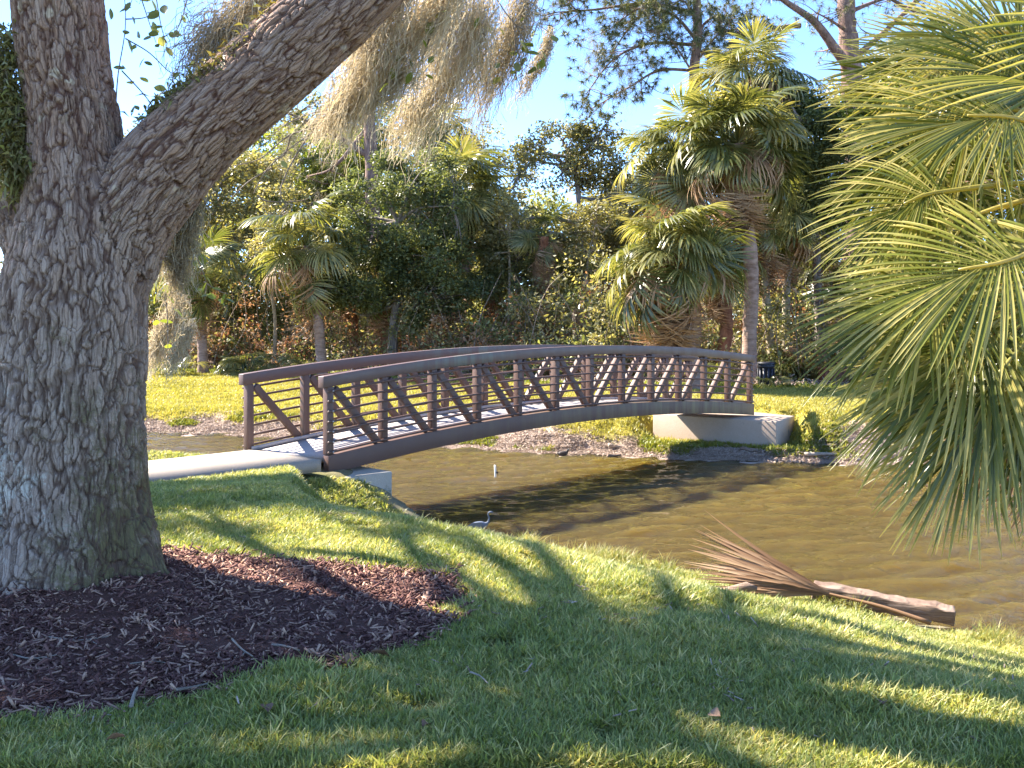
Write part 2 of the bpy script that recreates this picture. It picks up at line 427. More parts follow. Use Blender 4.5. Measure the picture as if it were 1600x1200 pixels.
# ------------------------------------------------------------------ terrain
ZW = -1.15
NS = np.array([(-60, 15.5), (-20, 15.0), (-8, 14.9), (-3.6, 14.6), (-2.0, 13.5), (-1.0, 12.9), (0.3, 12.2), (1.6, 11.3), (3.0, 9.9), (4.2, 8.85), (5.0, 8.0), (7, 6.3), (10, 4.6), (20, 1.0), (60, -12)])
FS = np.array([(-60, 31), (-20, 26.5), (-8.2, 24.7), (-1.4, 21.9), (1.4, 20.8), (4.4, 20.0), (7.7, 19.3), (12, 18.2), (20, 16.2), (60, 6)])
FA = np.array([(3.3, 22.5), (5.68, 20.6), (6.45, 21.9), (4.6, 24.4)])
PATH = spline([(-3.15, 13.45), (-3.95, 12.6), (-4.75, 11.85), (-5.9, 11.1), (-8.0, 10.4), (-14, 9.6), (-26, 9.2)], 60)
PZ = -0.135

def shore(tab, X):
    e = 0.35
    y = (np.interp(X - e, tab[:, 0], tab[:, 1]) + np.interp(X + e, tab[:, 0], tab[:, 1]) + np.interp(X, tab[:, 0], tab[:, 1])) / 3
    g = (np.interp(X + 1, tab[:, 0], tab[:, 1]) - np.interp(X - 1, tab[:, 0], tab[:, 1])) / 2
    return y, 1 / np.sqrt(1 + g * g)

def pathdist(X, Y):
    X = np.asarray(X, float); Y = np.asarray(Y, float)
    d = np.full(np.broadcast(X, Y).shape, 1e9)
    for a, b in zip(PATH[:-1], PATH[1:]):
        ab = b - a; t = np.clip(((X - a[0]) * ab[0] + (Y - a[1]) * ab[1]) / (ab @ ab), 0, 1)
        d = np.minimum(d, np.hypot(X - a[0] - t * ab[0], Y - a[1] - t * ab[1]))
    return d

def sides(X, Y):
    yn, cn = shore(NS, X); yf, cf = shore(FS, X)
    wob = (n2(X, Y, 1.1, 5) - 0.5) * 0.35 + (n2(X, Y, 3.2, 6) - 0.5) * 0.16
    return (yn - Y) * cn + wob, (Y - yf) * cf + wob * 1.6

def H(X, Y):
    X = np.asarray(X, float); Y = np.asarray(Y, float)
    s, f = sides(X, Y)
    near = ZW + 0.10 * sm(s / 0.5) + 1.05 * sm(s / np.interp(X, [-4.2, -2.9, -2.0, 1], [1.4, 1.9, 4.2, 5.2]))
    r = np.interp(X, [-8, -2, 3, 8], [0.45, 0.52, 0.78, 0.86])
    far = ZW + r * sm(f / 1.9) + (-0.3 - ZW - r) * sm(f / 13)
    yfc = np.interp(X, [3.3, 5.68, 6.45], [22.5, 20.6, 21.9])
    cut = sm((X - 2.6) / 0.7) * sm((6.7 - X) / 0.6) * sm((yfc + 0.5 - Y) / 0.3)
    far = far - cut * np.maximum(0, far + 1.0)
    far = np.where(in_poly(X, Y, FA), np.minimum(far, -0.55), far)
    bed = ZW - 0.7 * sm(-np.maximum(s, f) / 1.4)
    z = np.where(s > 0, near, np.where(f > 0, far, bed))
    d = pathdist(X, Y)
    emb = PZ - 0.05 - 0.17 * sm((X + 3.9) / 1.0) - np.interp(X, [-3.3, -1.7], [0.25, 0.55]) * np.maximum(0, d - 0.80)
    z = np.where(s > -0.2, np.maximum(z, emb), z)
    z = np.where(s > -0.2, np.minimum(z, PZ - 0.05 + 0.10 * np.maximum(0, d - 0.85)), z)
    z = z + np.where((s > 0.3) | (f > 0.3), (n2(X, Y, 0.9, 1) - 0.5) * 0.07 * sm((d - 0.8) / 1.0) + (n2(X, Y, 3.5, 2) - 0.5) * 0.025 * sm((d - 0.8) / 0.5), 0)
    return z

def h1(x, y): return float(H(np.array([x]), np.array([y]))[0])

def axis(parts):
    a = [np.arange(p, q, st) for p, q, st in parts]; return np.unique(np.round(np.concatenate(a), 4))

MULCH = np.array([(-2.6, 3.95), (-2.18, 4.05), (-1.75, 4.2), (-1.39, 4.43), (-1.16, 4.72), (-0.77, 4.80), (-0.5, 5.05), (-0.36, 5.3), (-0.50, 5.55), (-0.22, 5.88), (-0.42, 6.35), (-1.1, 6.6), (-1.79, 6.72), (-2.5, 6.95), (-3.5, 7.2), (-4.8, 6.8), (-5.5, 5.8), (-5.2, 4.6), (-4.0, 3.95), (-3.2, 3.8)])
def in_poly(X, Y, poly):
    X = np.asarray(X, float); Y = np.asarray(Y, float)
    c = np.zeros(np.broadcast(X, Y).shape, bool)
    for (x1, y1), (x2, y2) in zip(poly, np.roll(poly, -1, 0)):
        k = ((y1 > Y) != (y2 > Y)) & (X < (x2 - x1) * (Y - y1) / (y2 - y1 + 1e-12) + x1)
        c ^= k
    return c
def in_mulch(X, Y, g=0.0):
    wx = (n2(X, Y, 3.0, 21) - 0.5) * 0.22; wy = (n2(X, Y, 3.0, 22) - 0.5) * 0.22
    c = np.array([-2.6, 5.4])
    return in_poly(c[0] + (X + wx - c[0]) * (1 - g), c[1] + (Y + wy - c[1]) * (1 - g), MULCH)

def grid_mesh(xs, ys, zf, name, attrs=None, smooth=True):
    X, Y = np.meshgrid(xs, ys); Z = zf(X, Y)
    nx, ny = len(xs), len(ys)
    i = np.arange(ny - 1)[:, None] * nx + np.arange(nx - 1)[None, :]
    Q = np.stack([i, i + 1, i + nx + 1, i + nx], -1).reshape(-1, 4)
    at = {k: ('POINT', 'FLOAT', fn(X, Y).ravel()) for k, fn in (attrs or {}).items()}
    return mesh_np(name, np.stack([X, Y, Z], -1).reshape(-1, 3), Q, at, smooth)

def a_litter(X, Y):
    s, f = sides(X, Y)
    nearl = sm((0.75 - s) / 0.5) * (s > -3)
    farl = sm((1.45 - f + (n2(X, Y, 1.3, 9) - 0.5) * 1.2) / 0.7)
    return np.where(f > -1.0, farl, np.clip(nearl, 0, 1) * 0.3)
def a_wood(X, Y):
    s, f = sides(X, Y)
    edge = np.interp(X, [-30, -9, -3, 2, 6, 9, 14], [15, 13.0, 11.5, 10.5, 10.3, 10.6, 10]) + (n2(X, Y, 0.6, 12) - 0.5) * 1.6
    return sm((f - edge) / 0.6)
def a_far(X, Y):
    s, f = sides(X, Y); return (f > 0).astype(float)

gx = axis([(-220, -40, 12), (-40, -10, 1.0), (-10, -6, 0.3), (-6, 9, 0.11), (9, 16, 0.4), (16, 40, 1.5), (40, 221, 12)])
gy = axis([(-60, 0, 6), (0, 3, 0.5), (3, 16, 0.11), (16, 19, 0.2), (19, 27, 0.13), (27, 45, 0.5), (45, 80, 3), (80, 400, 20)])
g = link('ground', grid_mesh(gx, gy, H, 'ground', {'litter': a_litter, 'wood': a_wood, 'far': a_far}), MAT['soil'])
tag(g, kind='structure')

# water with real ripples
def ripple(X, Y):
    r = rgen(4); z = np.zeros_like(X)
    for k in range(26):
        wl = 0.20 * 1.06 ** k * r.uniform(0.9, 1.1)
        a = r.normal(1.88, 0.36)
        ph = r.uniform(0, 6.28)
        k_ = 2 * math.pi / wl
        arg = k_ * (X * math.cos(a) + Y * math.sin(a)) + ph + 1.3 * (n2(X, Y, 0.8, k) - 0.5) * 3
        z += (wl ** 0.8) * 0.0115 * np.sin(arg)
    patch = 0.25 + 1.3 * n2(X, Y, 0.4, 77) * n2(X + 9, Y * 1.5, 1.1, 78) + 0.5 * n2(X, Y, 0.2, 79)
    calm = 1 - 0.5 * np.exp(-(((X + 0.6) / 2.2) ** 2 + ((Y - 16.5) / 3.5) ** 2))
    return ZW + z * patch * calm
wx = axis([(-60, -10, 2), (-10, -7, 0.2), (-7, 9.5, 0.05), (9.5, 14, 0.3), (14, 60, 2)])
wy = axis([(2, 7, 0.3), (7, 17, 0.045), (17, 26, 0.06), (26, 34, 0.5)])
wt = link('pond_water', grid_mesh(wx, wy, ripple, 'pond_water'), MAT['pond_water'])
tag(wt, kind='structure')

# concrete path leading to the bridge
def build_path():
    c = spline(PATH, 80); tg = np.gradient(c, axis=0); tg /= np.linalg.norm(tg, axis=1)[:, None]
    n = np.stack([-tg[:, 1], tg[:, 0]], 1)
    hw = 0.80
    mb = MB(); L = []
    for side, z in ((1, PZ), (1, PZ - 0.16), (-1, PZ - 0.16), (-1, PZ)):
        q = c + side * hw * n
        L.append(np.concatenate([q, np.full((len(q), 1), z)], 1))
    V = np.stack(L, 1).reshape(-1, 3); m = len(c)
    Q = []
    for i in range(m - 1):
        for k in range(4): Q.append((4 * i + k, 4 * i + (k + 1) % 4, 4 * i + 4 + (k + 1) % 4, 4 * i + 4 + k))
    Q += [(0, 3, 2, 1)]
    mb.add(V, Q=Q)
    tag(mb.build('path', MAT['path_concrete']), kind='structure')
build_path()

# mulch bed: a low uneven mound of bark round the oak
def mulch_bed():
    xs = np.arange(-5.8, 0.1, 0.05); ys = np.arange(3.6, 7.5, 0.05)
    X, Y = np.meshgrid(xs, ys)
    ins = in_mulch(X, Y)
    deep = in_mulch(X, Y, -0.12)
    up = 0.012 + 0.022 * deep + (n2(X, Y, 9, 31) - 0.5) * 0.03 + (n2(X, Y, 2, 32)) * 0.02
    up = up + 0.13 * np.exp(-(((X + 2.84) / 0.75) ** 2 + ((Y - 6.2) / 0.75) ** 2))
    Z = np.where(ins, H(X, Y) + up, H(X, Y) - 0.05)
    nx = len(xs)
    i = np.arange(len(ys) - 1)[:, None] * nx + np.arange(nx - 1)[None, :]
    any_in = ins[:-1, :-1] | ins[1:, :-1] | ins[:-1, 1:] | ins[1:, 1:]
    i = i[any_in]
    Q = np.stack([i, i + 1, i + nx + 1, i + nx], -1)
    me = mesh_np('mulch_bed', np.stack([X, Y, Z], -1).reshape(-1, 3), Q, None, True)
    tag(link('mulch_bed', me, MAT['mulch']), kind='structure')
mulch_bed()

# ------------------------------------------------------------------ footbridge
NP = 12
N0 = np.array([-2.564, 13.4]); STEP = np.array([0.666, 0.710]); F0 = np.array([-3.84, 14.0])
BD = STEP / np.linalg.norm(STEP); BN = np.array([-BD[1], BD[0]]); BL = np.linalg.norm(STEP) * NP
ZD = -0.149; CAMB = 0.31
D3 = np.array([BD[0], BD[1], 0.0]); N3 = np.array([BN[0], BN[1], 0.0]); U3 = np.array([0, 0, 1.0])
def bz(k): t = k / NP; return ZD + CAMB * 4 * t * (1 - t)
def bp(side, k, z=0.0, n=0.0):
    b = N0 if side == 0 else F0
    q = b + STEP * k + BN * n
    return np.array([q[0], q[1], bz(k) + z])
def sweep(mb, f, ks, hw, hh, n=0.0, z=0.0):
    """rectangular bar along the arched line"""
    V = []
    for k in ks:
        c = f(k)
        for a, b in ((-1, -1), (1, -1), (1, 1), (-1, 1)): V.append(c + N3 * (a * hw) + U3 * (b * hh))
    m = len(ks); Q = [(4 * i + j, 4 * i + (j + 1) % 4, 4 * i + 4 + (j + 1) % 4, 4 * i + 4 + j) for i in range(m - 1) for j in range(4)]
    Q += [(0, 3, 2, 1), (4 * m - 4, 4 * m - 3, 4 * m - 2, 4 * m - 1)]
    mb.add(V, Q=Q)
def bevel(o, wd=0.006):
    b = o.modifiers.new('bevel', 'BEVEL'); b.width = wd; b.segments = 2; b.limit_method = 'ANGLE'; return o

RH = 1.124          # top of the handrail above the deck
def build_bridge():
    root = empty('footbridge', (N0[0], N0[1], ZD), 'arched brown steel footbridge with diagonal braces crossing the pond', 'bridge')
    off = np.array([N0[0], N0[1], ZD])
    ks = np.linspace(-0.13, NP + 0.13, 40)
    for side in (0, 1):
        sg = -1 if side == 0 else 1             # outward direction along BN
        mb = MB(); sweep(mb, lambda k: bp(side, k, RH - 0.08), ks, 0.065, 0.08)
        bevel(mb.build('top_rail', MAT['rail_paint'], root, off))
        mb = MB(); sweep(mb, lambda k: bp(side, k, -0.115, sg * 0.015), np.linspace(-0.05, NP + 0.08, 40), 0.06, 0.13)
        bevel(mb.build('girder', MAT['streaked_paint'], root, off))
        posts = []
        for k in range(NP + 1):
            mb = MB(); lo, hi = 0.016, RH - 0.161
            mb.box(bp(side, k, (lo + hi) / 2), D3 * 0.054, N3 * 0.054, U3 * (hi - lo) / 2)
            posts.append(bevel(mb.build('post', MAT['bridge_paint'], root, off)))
        for k in range(NP):
            if k < NP // 2: a, b = bp(side, k + 0.10, RH - 0.20), bp(side, k + 0.88, 0.04)
            else: a, b = bp(side, k + 0.12, 0.04), bp(side, k + 0.90, RH - 0.20)
            ax = b - a; ln = np.linalg.norm(ax); ax /= ln
            ay = np.cross(N3, ax)
            mb = MB(); mb.box((a + b) / 2, ax * ln / 2, N3 * 0.04, ay * 0.05)
            bevel(mb.build('diagonal_brace', MAT['bridge_paint'], root, off), 0.004)
        for q in range(7):
            z = 0.055 + q * 0.142
            mb = MB(); pts = [bp(side, k, z, sg * 0.072) for k in np.linspace(-0.055, NP + 0.055, 50)]
            mb.tube(pts, 0.0175, 6)
            mb.build('horizontal_rail', MAT['bridge_paint'], root, off, smooth=True)
        for k in ((0, NP) if side == 0 else (0,)):
            for q in range(7):
                mb = MB(); mb.box(bp(side, k, 0.055 + q * 0.142, sg * 0.090) + D3 * (0.02 if k == 0 else -0.02), D3 * 0.011, N3 * 0.006, U3 * 0.011); mb.build('bolt', MAT['deck_concrete'], posts[k], off)
    # deck
    mb = MB(); V = []
    kk = np.linspace(-0.02, NP + 0.05, 40)
    for k in kk:
        a = bp(0, k, 0.0, 0.062); b = bp(1, k, 0.0, -0.062)
        V += [a, b, b - U3 * 0.07, a - U3 * 0.07]
    m = len(kk); Q = [(4 * i + j, 4 * i + (j + 1) % 4, 4 * i + 4 + (j + 1) % 4, 4 * i + 4 + j) for i in range(m - 1) for j in range(4)]
    Q += [(0, 3, 2, 1), (4 * m - 4, 4 * m - 3, 4 * m - 2, 4 * m - 1)]
    mb.add(V, Q=Q); mb.build('deck', MAT['deck_concrete'], root, off)
    # pale kick plates along both edges of the deck
    for side in (0, 1):
        sg = -1 if side == 0 else 1
        mb = MB(); sweep(mb, lambda k: bp(side, k, 0.0285, -sg * 0.085), np.linspace(0, NP, 30), 0.018, 0.025)
        mb.build('kick_plate', MAT['deck_concrete'], root, off)
    for k in np.arange(1, NP, 1.0):
        a = bp(0, k, -0.13, 0.05); b = bp(1, k, -0.13, -0.05)
        mb = MB(); c = (a + b) / 2; ax = (b - a) / 2; mb.box(c, ax, D3 * 0.03, U3 * 0.05)
        mb.build('cross_beam', MAT['bridge_paint'], root, off)
build_bridge()

def prism(name, poly, z0, z1, mat, label, cat):
    """vertical prism over a ground polygon; each corner may have its own top height"""
    n = len(poly); zt = z1 if isinstance(z1, (list, tuple)) else [z1] * n
    c = np.mean([p[:2] for p in poly], axis=0)
    mb = MB()
    V = [(p[0], p[1], z0) for p in poly] + [(p[0], p[1], z) for p, z in zip(poly, zt)]
    Q = [(i, (i + 1) % n, n + (i + 1) % n, n + i) for i in range(n)]
    if n == 4: Q += [(3, 2, 1, 0), (4, 5, 6, 7)]
    mb.add(V, Q=Q)
    o = mb.build(name, mat, None, (c[0], c[1], z0), loc=(c[0], c[1], z0))
    bevel(o, 0.02)
    return tag(o, label, cat)
# near abutment, under the near end
c0 = N0 - BN * 0.45 - BD * 0.20; 
pa = [c0, c0 + BD * 0.98, c0 + BD * 0.98 + BN * 2.1, c0 + BN * 2.1]
prism('bridge_abutment', pa, -1.9, -0.405, MAT['mossy_abutment'], 'grey concrete abutment block with green stains under the near bridge end', 'abutment')
# slab end of the path by the bridge
# far abutment
fa = [tuple(p) for p in FA]
prism('bridge_abutment', fa, -1.6, -0.412, MAT['abutment'], 'wide tan concrete abutment on the far shore with railing shadows on its face', 'abutment')

# ------------------------------------------------------------------ oak in the foreground
OY = 6.2
def vor(q, s=0):
    """F1, F2 and the nearest cell's random value"""
    i = np.floor(q).astype(np.int64); f1 = np.full(len(q), 9.0); f2 = np.full(len(q), 9.0); c = np.zeros(len(q))
    for dx in (-1, 0, 1):
        for dy in (-1, 0, 1):
            for dz in (-1, 0, 1):
                a, b, d = i[:, 0] + dx, i[:, 1] + dy, i[:, 2] + dz
                p = np.stack([a + hsh(a, b, d, s + 1), b + hsh(a, b, d, s + 2), d + hsh(a, b, d, s + 3)], 1)
                e = np.linalg.norm(p - q, axis=1); h = hsh(a, b, d, s + 4)
                nw = e < f1
                f2 = np.where(nw, f1, np.minimum(f2, e)); c = np.where(nw, h, c); f1 = np.where(nw, e, f1)
    return f1, f2, c

def build_oak():
    base = np.array([-2.84, OY, 0.0])
    root = empty('oak_tree', base, 'massive oak forking into thick limbs, furrowed grey bark, ringed by mulch', 'tree')
    stem = [P(112, 985, OY), P(113, 930, OY), P(115, 860, OY), P(113, 780, OY), P(112, 700, OY), P(115, 600, OY), P(119, 500, OY), P(122, 420, OY), P(122, 340, OY), P(119, 260, OY), P(113, 180, OY), P(98, 100, OY), P(88, 0, OY), P(84, -120, OY), P(70, -260, OY), P(90, -420, OY + .2)]
    sr = [0.60, 0.575, 0.515, 0.475, 0.455, 0.445, 0.445, 0.425, 0.36, 0.305, 0.280, 0.278, 0.280, 0.27, 0.25, 0.22]
    limb = [P(140, 520, OY), P(165, 430, OY), P(198, 345, OY), P(262, 258, OY), P(330, 190, OY), P(405, 122, OY + .02), P(484, 52, OY + .05), P(590, -50, OY + .1), P(720, -190, OY + .2), P(860, -330, OY + .4)]
    lr = [0.22, 0.29, 0.305, 0.30, 0.285, 0.280, 0.278, 0.262, 0.23, 0.19]
    left = [P(105, 500, OY + .1), P(75, 390, OY + .1), P(28, 290, OY + .12), P(-12, 190, OY + .18), P(-52, 80, OY + .22), P(-100, -30, OY + .25), P(-170, -160, OY + .3), P(-270, -300, OY + .3)]
    rr = [0.24, 0.26, 0.225, 0.215, 0.205, 0.195, 0.18, 0.15]
    tubes = []
    mb = MB()
    for idx, (pts, rad) in enumerate(((stem, sr), (limb, lr), (left, rr))):
        c = spline(np.concatenate([np.array(pts), np.array(rad)[:, None]], 1), 90)
        tubes.append((c[:, :3], c[:, 3]))
        if idx == 0:
            def lob(i, a):
                low = np.clip((0.62 - c[:, 2][i]) / 0.72, 0, 1) ** 1.5
                return 1 + low * (0.17 * np.cos(5 * a + 0.6) + 0.12 * np.cos(8 * a + 2.0) + 0.15) + 0.025 * np.cos(3 * a + c[:, 2][i] * 1.3) + 0.018 * np.cos(7 * a - c[:, 2][i] * 0.8)
            mb.tube(c[:, :3], c[:, 3], 48, lobes=lob)
        else: mb.tube(c[:, :3], c[:, 3], 36)
    me = mb.mesh('trunk')
    tmp = link('trunk', me)
    r = tmp.modifiers.new('r', 'REMESH'); r.mode = 'VOXEL'; r.voxel_size = 0.0085
    s_ = tmp.modifiers.new('s', 'SMOOTH'); s_.factor = 0.5; s_.iterations = 14
    dg = bpy.context.evaluated_depsgraph_get()
    ev = tmp.evaluated_get(dg)
    m2 = bpy.data.meshes.new_from_object(ev)
    bpy.data.objects.remove(tmp)
    nv = len(m2.vertices)
    co = np.empty(nv * 3, np.float32); m2.vertices.foreach_get('co', co); co = co.reshape(-1, 3).astype(float)
    no = np.empty(nv * 3, np.float32); m2.vertices.foreach_get('normal', no); no = no.reshape(-1, 3).astype(float)
    # bark coordinates: along and across the nearest limb
    best = np.full(nv, 1e9); q = np.zeros((nv, 3))
    for ti, (c, rad) in enumerate(tubes):
        ln = np.concatenate([[0], np.cumsum(np.linalg.norm(np.diff(c, axis=0), axis=1))])
        d = np.full(nv, 1e9); nb = np.zeros(nv, int)
        for k in range(len(c)):
            e = np.linalg.norm(co - c[k], axis=1); k_ = e < d; d = np.where(k_, e, d); nb = np.where(k_, k, nb)
        tg = np.gradient(c, axis=0); tg /= np.linalg.norm(tg, axis=1)[:, None]
        T = tg[nb]; rel = co - c[nb]; al = (rel * T).sum(1)
        t = ln[nb] + al; perp = rel - al[:, None] * T
        u = np.cross(np.array([0, 1.0, 0])[None], T); u /= np.linalg.norm(u, axis=1)[:, None]; v = np.cross(T, u)
        # divide by the local radius so plates widen with the stem
        sc = 0.42 / np.maximum(np.linalg.norm(perp, axis=1), 0.2)
        sc = sc ** 0.5
        qq = np.stack([(perp * u).sum(1) * sc, (perp * v).sum(1) * sc, t], 1)
        score = d / rad[nb] + (0.12 if ti else 0.0)
        kk = score < best
        best = np.where(kk, score, best); q = np.where(kk[:, None], qq + ti * 7.3, q)
    wob = np.stack([vnoise(q * 9, 3), vnoise(q * 9, 4), vnoise(q * 9, 5)], 1) - 0.5
    wob2 = np.stack([vnoise(q * 30, 13), vnoise(q * 30, 14), vnoise(q * 30, 15)], 1) - 0.5
    qs = np.stack([q[:, 0] / 0.050, q[:, 1] / 0.050, q[:, 2] / 0.24], 1) + wob * 0.55 + wob2 * 0.22
    f1, f2, cell = vor(qs, 50)
    edge = f2 - f1
    plate = sm((edge - 0.005) / 0.11)
    # secondary long furrows
    qf = np.stack([q[:, 0] / 0.11, q[:, 1] / 0.11, q[:, 2] / 0.55], 1) + wob * 0.9
    g1, g2, cell2 = vor(qf, 90)
    fur = sm((g2 - g1) / 0.13)
    fn = vnoise(co * 60, 8) - 0.5
    big = vnoise(co * 5, 9) - 0.5
    disp = -0.015 * (1 - plate) * (0.55 + 0.6 * vnoise(q * 6, 17)) - 0.017 * (1 - fur) + 0.007 * (cell - 0.5) + 0.004 * fn + 0.022 * big
    co2 = co + no * disp[:, None]
    m2.vertices.foreach_set('co', (co2 - base).astype(np.float32).ravel())
    crack = np.clip(plate * (0.35 + 0.65 * fur), 0, 1)
    a = m2.attributes.new('bq', 'FLOAT_VECTOR', 'POINT'); a.data.foreach_set('vector', qs.astype(np.float32).ravel())
    for nm, ar in (('crack', crack), ('cell', cell)):
        a = m2.attributes.new(nm, 'FLOAT', 'POINT'); a.data.foreach_set('value', ar.astype(np.float32))
    m2.polygons.foreach_set('use_smooth', np.ones(len(m2.polygons), bool))
    m2.name = 'trunk'; m2.materials.clear()
    m2.update()
    link('trunk', m2, MAT['oak_bark'], root)
    return root, base, tubes
OAK, OAK_B, OAK_T = build_oak()

# ---- leaf clouds
def leaf_quads(mb, r, pts, size, tint, up=0.35, wid=0.5, nrm=None):
    n = len(pts)
    N = r.normal(size=(n, 3)); N /= np.linalg.norm(N, axis=1)[:, None]
    N = N + np.array([0, 0, up]) * np.sign(N[:, 2:3] + 0.2); N /= np.linalg.norm(N, axis=1)[:, None]
    A = r.normal(size=(n, 3)); A -= (A * N).sum(1)[:, None] * N; A /= np.linalg.norm(A, axis=1)[:, None]
    B = np.cross(N, A)
    L = (size * r.uniform(0.65, 1.35, n))[:, None] if np.isscalar(size) else (size * r.uniform(0.65, 1.35, n))[:, None]
    W = L * wid * r.uniform(0.8, 1.2, (n, 1))
    V = np.stack([pts - A * L * .5, pts + B * W * .5 + N * W * 0.18 - A * L * 0.05, pts + A * L * .5 - N * L * 0.08, pts - B * W * .5 + N * W * 0.18 - A * L * 0.05], 1).reshape(-1, 3)
    Q = np.arange(4 * n).reshape(-1, 4)
    mb.add(V, Q=Q, tint=tint)

SUNX = 1.0; SUNY = -0.50      # ground shift of a shadow per metre of height
def oak_crown():
    """the part of the crown above the frame; its clumps and its gaps lie where the photograph's shade and sun patches come from"""
    r = rgen(11)
    mb = MB(); br = MB(); cl = []
    top = OAK_T[0][0][-1]
    tries = 0
    while len(cl) < 310 and tries < 30000:
        tries += 1
        X = r.uniform(-4.5, 6.3); Y = r.uniform(2.2, 11.2)
        yb = np.interp(X, [-4, -1.6, -0.5, 0.3, 0.9, 1.6, 2.5, 3.3, 6], [6.2, 5.45, 4.95, 4.95, 5.25, 5.45, 5.6, 5.7, 5.7]) + 0.25 * (n2(np.array([X]), np.array([Y]), 1.7, 40)[0] - .5)
        zone = 0.0
        if 4.45 < Y < yb - 0.28: zone = 1.0 if n2(np.array([X]), np.array([Y * 2.2]), 1.9, 43)[0] < 0.60 else 0.05
        elif Y <= 4.45: zone = 0.75 if n2(np.array([X]), np.array([Y * 1.6]), 1.5, 41)[0] > (0.72 if X > -1 else 0.5) else 0.0
        elif 7.42 < Y + 0.08 * X < 7.62 and X < 5: zone = 0.55
        elif 8.75 < Y < 9.35 and X < 0.6: zone = 0.8
        elif 9.7 < Y < 10.9 and X < 0.6 - (Y - 9.7) * 0.5: zone = 0.9
        if r.uniform() > zone: continue
        z = r.uniform(8.0, 12.5)
        dz = z + (0.2 if X < 1 else 0.5)
        c = np.array([X - dz * SUNX, Y - dz * SUNY, z])
        rad = r.uniform(0.30, 0.50)
        if 7.3 < Y < 7.8: rad = 0.2
        # stay out of the picture
        px = 800 + F * c[0] / c[1]; py = HZ - F * (c[2] - rad * 1.3 - CZ) / c[1]
        if py > -25 and -60 < px < 1660: continue
        if any(-2.3 < c[0] + (z - h_) * SUNX < 1.3 and 6.6 < c[1] + (z - h_) * SUNY < 9.2 for h_ in (3.6, 4.3, 5.0)): continue
        if any(2.3 < c[0] + (z - h_) * SUNX < 6.0 and 5.5 < c[1] + (z - h_) * SUNY < 7.8 for h_ in (0.6, 1.4, 2.4, 3.2)): continue
        cl.append((c, rad))
    nodes = [t[0][-1] for t in OAK_T]
    for c, rad in cl:
        n = int(150 * (rad / 0.36) ** 2)
        p = r.normal(size=(n, 3)) * np.array([rad, rad, rad * 0.7]) * 0.62 + c
        leaf_quads(mb, r, p, 0.12, np.clip(r.normal(0.45, 0.22, n), 0, 1), 0.5)
    # branches that carry the clumps
    hubs = []
    for k in range(26):
        c, rad = cl[k * len(cl) // 26]
        s = nodes[int(np.argmin([np.linalg.norm(nn - c) for nn in nodes]))]
        mid = (s + c) / 2 + r.normal(size=3) * 0.3 + np.array([0, 0, 0.3])
        mid[2] = max(mid[2], 5.3 + 0.15 * max(0, mid[1] - 6))
        br.tube(spline([s, mid, c], 10), np.linspace(0.09, 0.025, 10), 6, caps=False); hubs.append(c); hubs.append(mid)
    for c, rad in cl[::2]:
        s = hubs[int(np.argmin([np.linalg.norm(nn - c) for nn in hubs]))]
        br.tube(spline([s, (s + c) / 2 + r.normal(size=3) * 0.15, c], 5), np.linspace(0.022, 0.008, 5), 4, caps=False)
    mb.build('crown', MAT['mid_leaf'], OAK, OAK_B)
    br.build('branches', MAT['grey_bark'], OAK, OAK_B, smooth=True)
oak_crown()

